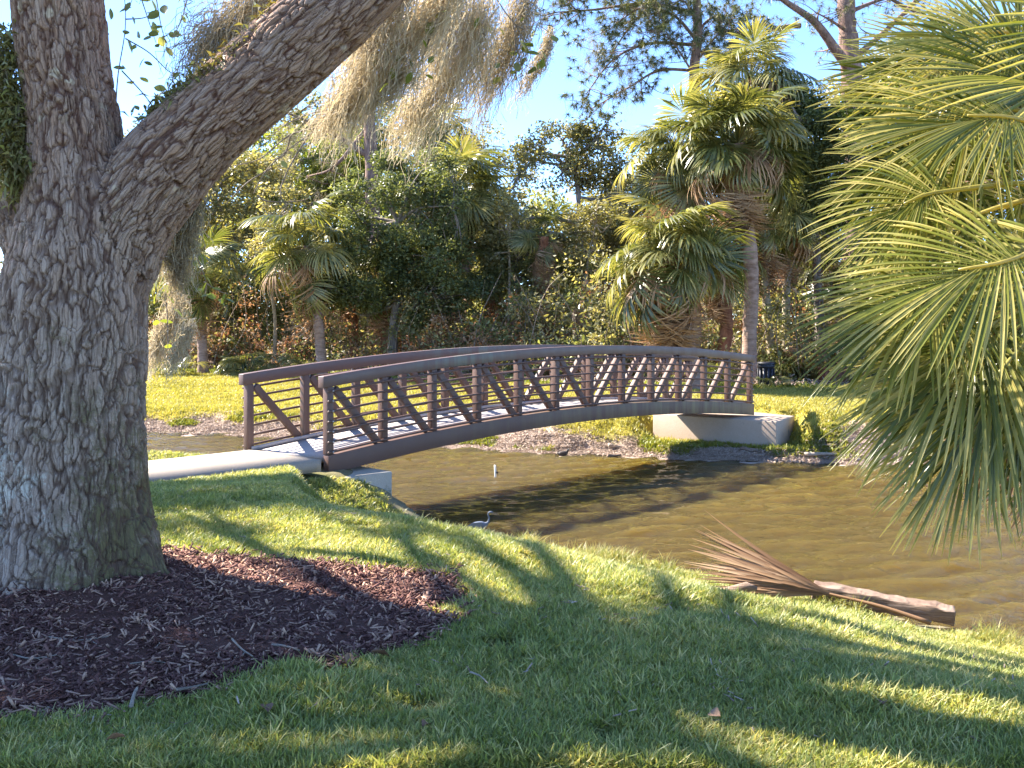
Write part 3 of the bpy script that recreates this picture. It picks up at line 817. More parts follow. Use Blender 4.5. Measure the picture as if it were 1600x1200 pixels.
# ------------------------------------------------------------------ palms
def frond_geo(r, Lp, R, nl=34, nseg=4, droop=0.5, fold=0.3, span=125, wmax=0.045, vf=False, pet=True, psag=0.12, shag=0.12, swy=0.05, hinge=0.0):
    """a fan leaf: +X outward, +Z its upper side. Returns V, Q, tint"""
    mb = MB()
    hub = np.array([Lp, 0, -psag * Lp])
    if pet and Lp > 0.05:
        xs = np.linspace(0, 1, 6); pts = np.stack([xs * Lp, 0 * xs, -psag * Lp * xs ** 2], 1)
        mb.tube(pts, np.linspace(0.028, 0.013, 6) * (R / 1.0) ** 0.5, 4, caps=False, tint=0.75)
    th = np.radians(np.linspace(-span, span, nl)) + r.normal(0, 0.02, nl)
    dth = 2 * math.radians(span) / nl
    s = np.linspace(0, 1, nseg + 1) ** 0.9
    for a in th:
        rel = abs(a) / math.radians(span)
        L = R * (1 - 0.30 * rel ** 2) * r.uniform(0.88, 1.08)
        o = hub + np.array([0.32 * R * (1 - rel), 0, -0.10 * R * (1 - rel) ** 2])
        L = L - 0.28 * R * (1 - rel)
        dr = droop * r.uniform(1 - 2.2 * shag, 1 + 2.2 * shag) * 0.62
        a2 = a + r.normal(0, 0.03)
        d = np.array([math.cos(a2), math.sin(a2), 0]); sd = np.array([-math.sin(a2), math.cos(a2), 0])
        rad_ = L * s * (1 - 0.32 * dr * s ** 2)
        z = fold * L * s * (abs(math.sin(a2)) ** 1.2) * (1 - 0.4 * s) - dr * L * s ** 2.3 - 0.12 * L * s * max(0, math.cos(a2))
        sway = r.normal(0, swy) * L * s ** 2
        c = o + d * rad_[:, None] + sd * sway[:, None] + np.array([0, 0, 1.0]) * z[:, None]
        wd = np.minimum(np.maximum(L * s, 0.05) * dth * 1.02 + 0.004, wmax) * np.where(s < 0.45, 1.0, np.clip((1 - s) / 0.55, 0.03, 1) ** 0.75)
        t = float(np.clip(r.normal(0.45, 0.26 if vf else 0.2), 0, 1))
        if vf:
            V = np.stack([c + sd * wd[:, None] * .5 + [0, 0, 1] * wd[:, None] * .28, c, c - sd * wd[:, None] * .5 + [0, 0, 1] * wd[:, None] * .28], 1).reshape(-1, 3)
            i = np.arange(nseg) * 3
            Q = np.concatenate([np.stack([i, i + 1, i + 4, i + 3], 1), np.stack([i + 1, i + 2, i + 5, i + 4], 1)])
        else:
            V = np.stack([c + sd * wd[:, None] * .5, c - sd * wd[:, None] * .5], 1).reshape(-1, 3)
            i = np.arange(nseg) * 2
            Q = np.stack([i, i + 1, i + 3, i + 2], 1)
        mb.add(V, Q=Q, tint=np.clip(t + 0.42 * (np.concatenate([s[1:], s[1:]]) if vf else s[1:]) ** 3, 0, 1))
    if hinge:
        ch, sh = math.cos(hinge), math.sin(hinge)
        for v in (mb.V[1:] if (pet and Lp > 0.05) else mb.V):
            d = v - hub; x, z = d[:, 0].copy(), d[:, 2].copy()
            d[:, 0] = x * ch + z * sh; d[:, 2] = -x * sh + z * ch; v[:] = hub + d
    return mb

FR = []; DF = []
def frond_lib():
    r = rgen(21)
    for k in range(6):
        m = frond_geo(r, 0.85, 1.2, 42, 5, [0.45, 0.65, 0.85, 0.55, 0.75, 1.0][k], 0.30, 128, 0.085, False, hinge=[0.35, 0.6, 0.85, 0.5, 0.75, 0.25][k]).mesh('frond'); m.materials.append(MAT['frond']); FR.append(m)
    for k in range(3):
        m = frond_geo(r, 0.7, 1.1, 30, 4, 1.1, -0.25, 75, 0.05, False, shag=0.3, hinge=0.3).mesh('dead_frond'); m.materials.append(MAT['dead_frond']); DF.append(m)
frond_lib()

def palm(base, crown, R, nf, label, seed, dead=6, tr=0.19, bark='palm_bark', boots=True, lean=None, emin=-55, emax=80, name='palm_tree', group=None, side=0.0, dense=1.4):
    """base, crown: points. R: reach of the fronds (metres). Children: trunk, leaf_base_sheath, frond x n, dead_frond x m"""
    r = rgen(seed); base = np.array(base, float); crown = np.array(crown, float)
    root = empty(name, base, label, 'palm', group)
    mid = (base + crown) / 2 + (np.array(lean) if lean is not None else r.normal(size=3) * np.array([0.1, 0.1, 0]))
    c = spline([base - np.array([0, 0, .25]), base + (mid - base) * .4, mid, crown], 40)
    mb = MB(); rad = tr * (1 + 0.22 * np.exp(-np.linspace(0, 9, 40)) + 0.045 * np.sin(np.arange(40) * 2.1) + 0.03 * r.normal(size=40))
    mb.tube(c, rad, 14); mb.build('trunk', MAT[bark], root, base, smooth=True)
    if boots:
        mb = MB(); m = 60
        for q in range(m):
            t = 1 - 0.42 * (q / m) * min(1, 2.6 / np.linalg.norm(crown - base)) - 0.02
            i = int(t * 39); a = q * 2.4
            o = c[i] + np.array([math.cos(a), math.sin(a), 0]) * tr * 0.95
            e = o + np.array([math.cos(a), math.sin(a), 0]) * r.uniform(0.06, 0.2) + np.array([0, 0, r.uniform(0.1, 0.32)])
            sd = np.array([-math.sin(a), math.cos(a), 0]) * 0.05
            mb.add([o - sd, o + sd, e + sd * .5, e - sd * .5, o + sd * 0 - np.array([0, 0, .08])], Q=[(0, 1, 2, 3)], T=[(0, 4, 1)], tint=r.uniform())
        mb.build('leaf_base_sheath', MAT['boot'], root, base)
    sc = R / 1.9; nf = int(nf * dense); dead = int(dead * dense)
    for q in range(nf):
        f = (q + 0.5) / nf
        el = math.radians(emax + (emin - emax) * f ** 0.8 + r.normal(0, 9))
        az = q * 2.39996 + r.normal(0, 0.25)
        isd = f > 0.62 and r.uniform() < 0.4
        o = link('dead_frond' if isd else 'frond', (DF if isd else FR)[int(r.integers(3 if isd else len(FR)))], None, root)
        o.location = c[-1] - base + np.array([0, 0, 0.15 - 0.45 * f])
        k = sc * r.uniform(0.68, 1.2)
        o.scale = (k, k, k)
        o.rotation_euler = Euler((r.normal(0, 0.45), -el, az), 'XYZ')
    for q in range(dead):
        az = q * 2.39996 * 1.3 + r.uniform(0, 1) + side; el = math.radians(-74 + r.normal(0, 7))
        o = link('dead_frond', DF[int(r.integers(len(DF)))], None, root)
        o.location = c[-1] - base + np.array([math.cos(az) * tr, math.sin(az) * tr, -0.4 - 0.9 * r.uniform()])
        k = sc * r.uniform(0.85, 1.15); o.scale = (k, k, k)
        o.rotation_euler = Euler((r.normal(0, 0.2), -el, az), 'XYZ')
    return root

def gp(px, Y, dz=0.0):
    X = (px - 800) / F * Y; return np.array([X, Y, h1(X, Y) + dz])

palm(gp(1170, 31), P(1152, 225, 31), 2.5, 40, 'tall fan palm whose pale ringed trunk stands right behind the far bridge end', 101, 20, emin=-28, tr=0.235, lean=(0.25, 0, 0))
palm(gp(1092, 33), P(1058, 240, 33), 2.35, 34, 'tall fan palm with ragged crown leaning out above the low broad palm', 115, 18, emin=-40, tr=0.2)
palm(gp(1190, 36), P(1172, 128, 36), 2.5, 30, 'highest fan palm, its upright fronds against the sky over two lower crowns', 116, 16, emin=-20, tr=0.2)
palm(gp(1088, 29), P(1048, 400, 29), 2.3, 44, 'low broad fan palm with hanging tan skirt behind the middle of the bridge', 102, 26, 0.22, emin=-36)
palm(gp(505, 36.5), P(478, 385, 36.5), 2.35, 36, 'yellow green fan palm glowing in the sun behind the near bridge end', 103, 4, 0.2, emin=-60)
palm(gp(742, 40), P(712, 300, 40), 2.55, 40, 'dark fan palm rising above the bushy dark tree', 104, 3, 0.2, emin=-50)
palm(gp(318, 38), P(308, 425, 38), 1.9, 26, 'small fan palm with short pale trunk on the lawn edge behind the oak', 105, 7, 0.2)
palm(gp(1210, 34), P(1193, 345, 34), 1.9, 22, 'slender grey palm second from the tall fan palm', 106, 5, 0.15, 'pale_palm_bark', False, lean=(-0.1, 0, 0))
palm(gp(1226, 35), P(1230, 330, 35), 1.9, 22, 'slender straight pale palm nearest the black bin', 107, 4, 0.145, 'pale_palm_bark', False, lean=(0.02, 0, 0))
palm(gp(1125, 32.5), P(1118, 395, 32.5), 1.8, 20, 'short palm with shaggy dark leaf bases between two larger fan palms', 108, 5, 0.22, 'boot')
palm(gp(603, 39), P(598, 430, 39), 1.7, 18, 'short palm with dark red trunk under the bushy dark tree', 109, 8, 0.24, 'boot')
palm(gp(852, 38.5), P(850, 370, 38.5), 1.5, 12, 'dying palm with orange brown dead fronds behind the bridge centre', 110, 14, 0.2, 'boot')
palm(gp(1500, 30), P(1545, 120, 30), 3.2, 40, 'bright fan palm behind the big overhanging palm', 111, 6, 0.22)
palm(gp(1330, 36), P(1335, 420, 36), 2.2, 26, 'fan palm in shade behind the rusty brown box', 112, 8, 0.18)
palm(gp(550, 40), P(545, 440, 40), 1.3, 6, 'stunted palm with orange dead fronds beside the yellow green palm', 113, 12, 0.16, 'boot')
palm(gp(680, 55), P(690, 215, 55), 2.6, 30, 'distant fan palm with pale fronds high above the bushy dark tree', 114, 3, 0.2)

# low saw palmettos
def palmetto(px, Y, R, nf, label, seed, mat=None):
    r = rgen(seed); b = gp(px, Y)
    root = empty('palmetto', b, label, 'palmetto')
    for q in range(nf):
        o = link('frond', FR[int(r.integers(len(FR)))], None, root)
        el = math.radians(r.uniform(5, 70)); az = q * 2.4 + r.normal(0, .3)
        k = R / 2.05 * r.uniform(.7, 1.1); o.scale = (k, k, k)
        o.location = (r.normal(0, .25), r.normal(0, .2), 0.1)
        o.rotation_euler = Euler((r.normal(0, .3), -el, az), 'XYZ')
palmetto(385, 37.2, 1.7, 18, 'dark palmetto on the lawn edge beside the small pale palm', 201)
palmetto(1262, 33.5, 2.2, 26, 'bright spiky palmetto between the pale palms and the brown box', 202)
palmetto(1105, 30.5, 1.4, 14, 'green palmetto at the foot of the low broad palm', 203)
palmetto(690, 37.5, 1.3, 12, 'palmetto under the bushy dark tree', 204)
palmetto(960, 36.5, 1.5, 14, 'palmetto behind the bridge centre beside the low broad palm', 205)
palmetto(470, 37, 1.3, 12, 'palmetto at the foot of the yellow green palm', 206)
palmetto(1395, 29, 1.9, 20, 'palmetto half hidden behind the overhanging palm fronds', 207)
palmetto(1215, 29.3, 0.55, 10, 'tiny green palmetto sprout in front of the black bin', 208)
palmetto(275, 36.6, 1.2, 12, 'low palmetto on the lawn edge close behind the oak trunk', 209)

# ---- the big palm hanging in from the right
def near_palm():
    r = rgen(31)
    b = np.array([4.75, 6.6, h1(4.75, 6.6)])
    C = P(1850, 360, 6.6)
    root = empty('palm_tree', b, 'large overhanging fan palm whose long fronds droop over the near water', 'palm')
    mb = MB(); mb.tube(spline([b - np.array([0, 0, .3]), (b + C) / 2 + np.array([.1, .1, 0]), C], 30), 0.2, 16)
    mb.build('trunk', MAT['palm_bark'], root, b, smooth=True)
    # hub px, py, depth, direction of the fan in the picture (degrees, 180 = left, 270 = down), radius m, span, droop, facing
    fr = [
        (1590, 186, 6.3, 172, 1.20, 78, 0.22, 0.3), (1555, 165, 6.9, 200, 1.15, 95, 0.42, -0.2), (1470, 300, 6.6, 192, 0.92, 95, 0.42, 0.2),
        (1592, 402, 5.9, 186, 1.22, 85, 0.36, 0.4), (1478, 455, 6.4, 196, 1.00, 90, 0.45, 0.0), (1560, 500, 6.2, 212, 1.10, 85, 0.40, 0.2),
        (1585, 555, 6.0, 230, 1.15, 80, 0.26, 0.3), (1612, 540, 6.2, 250, 1.05, 75, 0.16, 0.1), (1550, 640, 6.6, 228, 0.95, 80, 0.35, -0.1),
        (1600, 60, 7.2, 165, 1.2, 95, 0.35, -0.3), (1640, 300, 7.0, 195, 1.3, 95, 0.45, -0.4), (1540, 330, 7.0, 215, 1.1, 90, 0.5, -0.3),
        (1600, 470, 6.7, 200, 1.25, 90, 0.3, -0.2), (1680, 150, 6.6, 150, 1.3, 90, 0.3, 0.1), (1690, 570, 6.0, 256, 1.05, 70, 0.12, 0.3),
        (1520, 560, 6.9, 205, 1.05, 85, 0.5, -0.3), (1700, 400, 6.0, 220, 1.2, 90, 0.4, 0.3),
        (1500, 250, 7.4, 185, 1.1, 95, 0.3, -0.2), (1560, 410, 7.3, 190, 1.15, 95, 0.35, -0.1), (1530, 90, 7.6, 175, 1.15, 95, 0.3, -0.3), (1600, 560, 7.2, 215, 1.1, 90, 0.35, 0.0), (1480, 150, 7.7, 165, 1.05, 100, 0.35, -0.2), (1600, 260, 7.4, 205, 1.1, 95, 0.3, 0.2), (1620, 130, 7.5, 190, 1.1, 95, 0.3, 0.2), (1630, 400, 7.4, 225, 1.1, 95, 0.3, 0.1),
        (1760, 60, 6.4, 100, 1.3, 100, 0.3, 0), (1990, 200, 6.6, 40, 1.3, 100, 0.4, 0), (2050, 420, 6.4, -20, 1.3, 100, 0.4, 0), (1900, 100, 7.4, 60, 1.3, 100, 0.4, -0.5), (1900, 640, 6.9, -60, 1.2, 90, 0.4, 0),
    ]
    for px, py, Y, ang, R, span, dr, fc in fr:
        hub = P(px, py, Y); a = math.radians(ang)
        x = np.array([math.cos(a), r.normal(-0.10, 0.12) , math.sin(a)]); x /= np.linalg.norm(x)
        nz = np.array([-0.25, -0.75 + fc * 0.6, 0.62]); nz -= (nz @ x) * x; nz /= np.linalg.norm(nz)
        y = np.cross(nz, x)
        m = frond_geo(r, 0.0, R, 62, 8, dr * 0.22, 0.10, span, 0.064, True, False, 0, 0.22, 0.03)
        M3 = np.stack([x, y, nz], 1)
        V = np.concatenate(m.V) @ M3.T
        # world droop: tips hang
        dist = np.linalg.norm(V, axis=1) / R
        V[:, 2] -= dr * 0.40 * R * np.clip(dist, 0, 1.2) ** 2.4
        V = V + hub
        m2 = MB(); m2.add(V, Q=np.concatenate(m.Q), tint=np.concatenate(m.tq))
        mid = (C + hub) / 2 + np.array([0, 0, 0.18])
        m2.tube(spline([C, mid, hub, hub + x * 0.3 * R - np.array([0, 0, 0.03 * R])], 14), np.linspace(0.03, 0.008, 14), 6, tint=0.8)
        m2.build('frond', MAT['near_frond'], root, b)
    for px, py, Y, ang, R in ((1570, 470, 7.0, 245, .9), (1600, 520, 6.6, 260, .9), (1585, 610, 6.6, 250, .8), (1640, 560, 6.7, 250, 1.1), (1605, 470, 6.9, 235, 1.0), (1690, 520, 6.3, 262, 1.2), (1590, 420, 7.0, 240, 0.9), (1660, 640, 6.9, 255, 1.0), (1760, 600, 6.5, 268, 1.1)):
        hub = P(px, py, Y); a = math.radians(ang)
        x = np.array([math.cos(a), r.normal(0, .15), math.sin(a)]); x /= np.linalg.norm(x)
        nz = np.array([-0.3, -0.8, 0.5]); nz -= (nz @ x) * x; nz /= np.linalg.norm(nz); y = np.cross(nz, x)
        m = frond_geo(r, 0.0, R, 40, 7, 0.5, -0.1, 70, 0.03, True, False, 0, 0.5)
        V = np.concatenate(m.V) @ np.stack([x, y, nz], 1).T + hub
        m2 = MB(); m2.add(V, Q=np.concatenate(m.Q), tint=np.concatenate(m.tq) * 0.7)
        m2.tube(spline([C, (C + hub) / 2, hub], 8), 0.014, 5, tint=0.6)
        m2.build('dead_frond', MAT['dead_frond'], root, b)
near_palm()

# ------------------------------------------------------------------ broadleaf trees and pines of the wood
def tree(name, label, cat, base, ells, Y, leaf, mat, seed, nclump=60, per=110, tr=0.2, bark='grey_bark', crad=0.55, airy=0.0, tcent=0.45, group=None, trunk_top=None, limbs=14):
    """ells: crown lobes as (px, py, rx, ry) in the photograph at depth Y"""
    r = rgen(seed); base = np.array(base, float)
    root = empty(name, base, label, cat, group)
    s = Y / F
    C = []; W = []
    area = np.array([e[2] * e[3] for e in ells], float); pr = area / area.sum()
    for k in range(nclump):
        e = ells[int(r.choice(len(ells), p=pr))]
        d = r.normal(size=3); d /= np.linalg.norm(d); d *= r.uniform(0.25, 1.0) ** 0.5
        c = P(e[0], e[1], Y) + d * np.array([e[2] * s, 0.75 * (e[2] + e[3]) * 0.5 * s, e[3] * s])
        C.append(c)
    C = np.array(C)
    top = P(*trunk_top, Y) if trunk_top is not None else np.array([C[:, 0].mean() * 0.6 + base[0] * 0.4, Y, np.quantile(C[:, 2], 0.75)])
    tk = spline([base - np.array([0, 0, .2]), base + (top - base) * .35 + r.normal(size=3) * [.2, .2, 0], base + (top - base) * .7 + r.normal(size=3) * [.25, .2, 0], top], 24)
    mb = MB(); mb.tube(tk, np.linspace(tr * 1.15, tr * 0.3, 24), 10); mb.build('trunk', MAT[bark], root, base, smooth=True)
    br = MB(); cr = MB(); hubs = [tk[i] for i in range(8, 24, 2)]
    for k in range(min(limbs, nclump)):
        c = C[k * nclump // limbs]
        cand = [h for h in tk[6:] if h[2] < c[2] + 0.3] or [tk[8]]
        s0 = cand[int(np.argmin([np.linalg.norm(h - c) for h in cand]))]
        m = (s0 + c) / 2 + r.normal(size=3) * 0.35 + np.array([0, 0, -0.1])
        p = spline([s0, m, c], 9)
        br.tube(p, np.linspace(tr * 0.42, tr * 0.1, 9), 5, caps=False); hubs += [p[4], p[6], p[8]]
    for c in C:
        h = hubs[int(np.argmin([np.linalg.norm(q - c) for q in hubs]))]
        p = spline([h, (h + c) / 2 + r.normal(size=3) * .15, c], 5)
        br.tube(p, np.linspace(tr * 0.12, tr * 0.04, 5), 4, caps=False)
    for c in C:
        rad = crad * r.uniform(0.55, 1.35); n = int(per * (rad / crad) ** 2 * (1 - airy * r.uniform(0, 1)))
        u = r.normal(size=(n, 3)); u /= np.linalg.norm(u, axis=1)[:, None]; u *= (r.uniform(0, 1, (n, 1)) ** 0.4)
        p = c + u * np.array([rad, rad, rad * 0.72]) + r.normal(size=(n, 3)) * 0.06
        t0 = r.normal(0.45, 0.16)
        leaf_quads(cr, r, p, leaf, np.clip(t0 + r.normal(0, 0.2, n), 0, 1), 0.3)
    cr.build('crown', MAT[mat], root, base)
    br.build('branches', MAT[bark], root, base, smooth=True)
    return root

tree('bushy_tree', 'big rounded dark green bushy tree behind the near half of the bridge', 'tree', gp(612, 37.8),
     [(625, 330, 105, 85), (560, 420, 75, 80), (690, 430, 85, 85), (640, 262, 70, 40), (620, 450, 100, 60)], 37.5, 0.14, 'dark_leaf', 301, 230, 200, 0.2, crad=0.52)
tree('broadleaf_tree', 'airy broadleaf tree with sunlit tips under the open sky behind the bridge centre', 'tree', gp(905, 44),
     [(865, 252, 75, 58), (930, 236, 55, 58), (800, 345, 60, 50), (900, 380, 65, 55), (960, 330, 45, 70)], 44, 0.19, 'olive_leaf', 302, 200, 120, 0.26, crad=0.62, airy=0.55)
tree('broadleaf_tree', 'thin see-through tree between the dark fan palm and the open sky', 'tree', gp(770, 52),
     [(755, 235, 45, 40), (790, 270, 45, 50), (720, 290, 50, 60), (770, 330, 60, 50)], 50, 0.19, 'olive_leaf', 303, 100, 65, 0.22, crad=0.6, airy=0.8)
tree('broadleaf_tree', 'dark glossy tree filling the gap beside the tallest fan palm', 'tree', gp(1285, 35.5),
     [(1262, 215, 62, 70), (1240, 320, 45, 55), (1300, 280, 40, 80), (1225, 170, 45, 40)], 35, 0.15, 'dark_leaf', 304, 200, 170, 0.2, crad=0.5)
tree('broadleaf_tree', 'bright yellow green tree behind the tips of the overhanging palm', 'tree', gp(1405, 34),
     [(1410, 190, 60, 70), (1385, 300, 45, 80), (1440, 300, 50, 100), (1350, 165, 40, 40)], 33.5, 0.15, 'bright_leaf', 305, 200, 150, 0.2, crad=0.5)
tree('broadleaf_tree', 'olive tree close behind the oak trunk under its thick limb', 'tree', gp(340, 45),
     [(330, 320, 90, 70), (290, 400, 80, 70), (400, 300, 70, 70), (380, 400, 60, 50)], 44, 0.18, 'olive_leaf', 306, 220, 130, 0.22, crad=0.6, airy=0.4)
tree('broadleaf_tree', 'pale green tree behind the yellow green palm', 'tree', gp(450, 52),
     [(450, 270, 80, 70), (520, 240, 60, 50), (420, 340, 70, 70), (560, 300, 60, 60)], 51, 0.2, 'bright_leaf', 307, 220, 110, 0.25, crad=0.7, airy=0.5)
tree('broadleaf_tree', 'tree with green sprays over red dry leaves behind the bridge centre', 'tree', gp(800, 40.5),
     [(810, 400, 60, 40), (880, 440, 60, 45), (760, 430, 50, 50), (770, 490, 50, 30)], 40, 0.16, 'mid_leaf', 308, 150, 130, 0.2, crad=0.5)

tree('broadleaf_tree', 'green tree filling the space behind the low broad palm', 'tree', gp(1000, 47),
     [(985, 330, 60, 70), (1040, 290, 50, 60), (940, 420, 70, 60), (1010, 430, 70, 60)], 46, 0.2, 'olive_leaf', 309, 180, 120, 0.22, crad=0.6, airy=0.3)
tree('broadleaf_tree', 'olive scrub tree between the slender pale palms and the brown box', 'tree', gp(1260, 40),
     [(1250, 440, 60, 60), (1310, 430, 60, 70), (1190, 430, 50, 60), (1350, 500, 60, 50)], 39, 0.17, 'olive_leaf', 310, 170, 120, 0.15, crad=0.5, airy=0.3)
tree('broadleaf_tree', 'scrubby olive tree behind the small pale palm', 'tree', gp(360, 42),
     [(330, 470, 80, 50), (420, 470, 60, 50), (260, 460, 60, 60)], 42, 0.17, 'mid_leaf', 311, 150, 120, 0.15, crad=0.5, airy=0.3)
tree('broadleaf_tree', 'olive tree right behind the bushy dark tree', 'tree', gp(690, 47),
     [(680, 400, 70, 60), (740, 420, 60, 60), (600, 420, 70, 60), (690, 490, 80, 40)], 46, 0.18, 'olive_leaf', 312, 170, 120, 0.2, crad=0.55, airy=0.3)
for px, Y, top, lb, sd in ((428, 40, 330, 'thin grey trunked tree between the yellow green palm and the small pale palm', 1), (655, 39.5, 330, 'thin pale trunked tree under the bushy dark tree', 2), (788, 39, 350, 'thin leaning tree left of the dying palm', 3), (925, 38.5, 340, 'thin pale trunked tree right of the dying palm', 4), (1285, 37, 330, 'thin tree with reddish trunk behind the brown box', 5)):
    tree('slender_tree', lb, 'tree', gp(px, Y), [(px + 8, top, 32, 45), (px - 14, top + 50, 28, 35)], Y, 0.15, 'olive_leaf', 340 + sd, 34, 90, 0.085, 'pale_palm_bark', crad=0.45, airy=0.4, trunk_top=(px + 6, top + 10))
# the closed wall of wood further back
back = [(-160, 215, 'mid_leaf', 'tree far behind beyond the frame side of the oak'), (60, 215, 'olive_leaf', 'far tree hidden behind the oak trunk'), (225, 300, 'olive_leaf', 'far olive tree showing between trunk and limb of the oak'),
        (360, 215, 'mid_leaf', 'far tree under the oak limb'), (500, 205, 'olive_leaf', 'far olive tree behind the pine trunk'), (620, 205, 'bright_leaf', 'far pale tree above the bushy dark tree'), (740, 335, 'olive_leaf', 'far low tree under the open sky'), (560, 150, 'mid_leaf', 'far green tree seen through the hanging moss'), (680, 185, 'olive_leaf', 'far olive tree rising beside the open sky'),
        (860, 300, 'mid_leaf', 'far tree behind the airy tree'), (985, 255, 'olive_leaf', 'far tree behind the crown of the low broad palm'), (1080, 270, 'mid_leaf', 'far tree behind the tallest fan palm'), (1215, 190, 'mid_leaf', 'far tree behind the slender pale palms'),
        (1350, 150, 'olive_leaf', 'far tree behind the tall bare pine'), (1490, 120, 'mid_leaf', 'far tree above the overhanging palm'), (1640, 90, 'olive_leaf', 'far tree at the frame edge over the overhanging palm'), (1800, 90, 'mid_leaf', 'far tree past the frame edge')]
for k, (px, ty, mt, lb) in enumerate(back):
    Y = 58 + (k % 3) * 3
    ty += {225: -110, 360: -110, 500: -90, 620: -60, 1215: -60, 1350: -70, 1490: -110, 1640: -90}.get(px, 0)
    e = [(px, ty + 60, 70, 60)] + [(px + (35 if q % 2 else -35), ty + 130 + q * 75, 90, 75) for q in range(int((420 - ty) / 75) + 1)] + [(px - 10, 500, 100, 50)]
    tree('forest_tree', lb, 'tree', gp(px, Y), e, Y, 0.30, mt, 400 + k, 230, 95, 0.3, crad=0.95, airy=0.3)

# pines: bare trunks, crooked limbs, tufts of needles
def needles(mb, r, c, n, L):
    d = r.normal(size=(n, 3)) + np.array([0, 0, -0.15]); d /= np.linalg.norm(d, axis=1)[:, None]
    sd = np.cross(d, r.normal(size=(n, 3))); sd /= np.linalg.norm(sd, axis=1)[:, None]
    Lh = L * r.uniform(.6, 1.1, (n, 1)); wd = 0.011
    e = c + d * Lh - np.array([0, 0, 1]) * Lh * 0.25
    V = np.stack([c + sd * wd, c - sd * wd, e], 1).reshape(-1, 3)
    mb.add(V, T=np.arange(3 * n).reshape(-1, 3), tint=np.clip(r.normal(0.5, 0.25, n), 0, 1))

def pine(label, base, trunk_px, tr, limbs, Y, seed, mat='needles', ntuft=7, L=0.32, nn=26, name='pine_tree'):
    """trunk_px: list of picture points; limbs: lists of picture points with start radius"""
    r = rgen(seed); base = np.array(base, float); root = empty(name, base, label, 'tree')
    pts = [base - np.array([0, 0, .2])] + [P(a, b, Y) for a, b in trunk_px]
    tk = spline(pts, 40); mb = MB(); rad = np.linspace(tr, tr * 0.55, 40) * (1 + 0.05 * r.normal(size=40)); mb.tube(tk, rad, 14)
    mb.build('trunk', MAT['pine_bark'], root, base, smooth=True)
    br = MB(); cr = MB()
    for lp, r0 in limbs:
        dy = np.cumsum(r.normal(0, 0.5, len(lp)))
        p = spline([P(a, b, Y) + np.array([0, d_, 0]) for (a, b), d_ in zip(lp, dy - dy[0])], 22)
        br.tube(p, np.linspace(r0, r0 * 0.25, 22), 7, caps=False)
        for k in range(ntuft):
            i = int(r.integers(6, 22)); s0 = p[i]
            e = s0 + r.normal(size=3) * np.array([0.8, 0.8, 0.45]) + (p[-1] - p[0]) / np.linalg.norm(p[-1] - p[0]) * 0.45
            q = spline([s0, (s0 + e) / 2 + r.normal(size=3) * .15, e], 7); br.tube(q, np.linspace(r0 * .22 + .006, .006, 7), 4, caps=False)
            for m in range(6):
                s1 = q[int(r.integers(2, 7))]; e1 = s1 + r.normal(size=3) * 0.32 + np.array([0, 0, 0.05])
                br.tube(np.stack([s1, (s1 + e1) / 2 + r.normal(size=3) * .04, e1]), [.008, .006, .005], 3, caps=False)
                needles(cr, r, e1, nn, L)
    br.build('branches', MAT['pine_bark'], root, base, smooth=True)
    cr.build('needle_crown', MAT[mat], root, base)
    return root
pine('tall bare pine trunk with crooked limbs above the bright tree', gp(1335, 46), [(1338, 300), (1330, 110), (1322, 0), (1330, -160)], 0.62,
     [([(1332, 112), (1300, 85), (1262, 45), (1215, 15), (1150, -20)], 0.30), ([(1250, 40), (1220, 45), (1190, 55)], 0.14), ([(1335, 90), (1370, 60), (1410, 20), (1450, -30)], 0.18), ([(1325, 50), (1290, 40), (1255, 38)], 0.09), ([(1325, 20), (1370, 0), (1420, -10)], 0.12),
      ([(1330, -60), (1400, -10), (1480, 20), (1560, 30)], 0.12), ([(1330, -60), (1260, -30), (1200, -10)], 0.12)], 46, 501, ntuft=8, nn=20)
pine('pine with needled branches drooping into the open sky above the palms', gp(1095, 43), [(1092, 300), (1085, 120), (1090, 40), (1080, -150)], 0.3,
     [([(1088, 20), (1010, 0), (930, 10), (868, 18)], 0.10), ([(1086, 70), (1020, 60), (960, 90), (915, 150)], 0.09), ([(1086, 60), (1050, 30), (1000, 20), (950, 50)], 0.08), ([(1086, 110), (1030, 110), (980, 140), (925, 168)], 0.08),
      ([(1088, 50), (1120, 20), (1150, 40)], 0.07), ([(1084, -60), (1000, -40), (920, -10), (880, 15)], 0.1), ([(1084, -40), (1040, -20), (990, 30), (960, 70)], 0.09), ([(1086, 80), (1110, 75), (1140, 85)], 0.07), ([(1086, 120), (1060, 90), (1030, 60)], 0.06), ([(1086, 100), (1120, 60), (1170, 60)], 0.06), ([(1086, 30), (1060, 10), (1030, 30)], 0.06)], 43, 502, ntuft=15, nn=44, L=0.36)
pine('slim pine trunk rising behind the hanging moss', gp(585, 47), [(585, 420), (580, 250), (575, 150), (570, 30), (560, -120)], 0.40,
     [([(578, 245), (530, 215), (490, 195), (455, 180)], 0.17), ([(575, 160), (600, 110), (640, 70)], 0.12), ([(572, 80), (620, 50), (680, 20), (740, 10)], 0.12), ([(574, 200), (520, 260), (470, 270)], 0.12), ([(572, 120), (520, 90), (470, 40)], 0.12), ([(565, 0), (620, -20), (700, 10), (760, 40)], 0.12)], 47, 503, ntuft=8, nn=24)

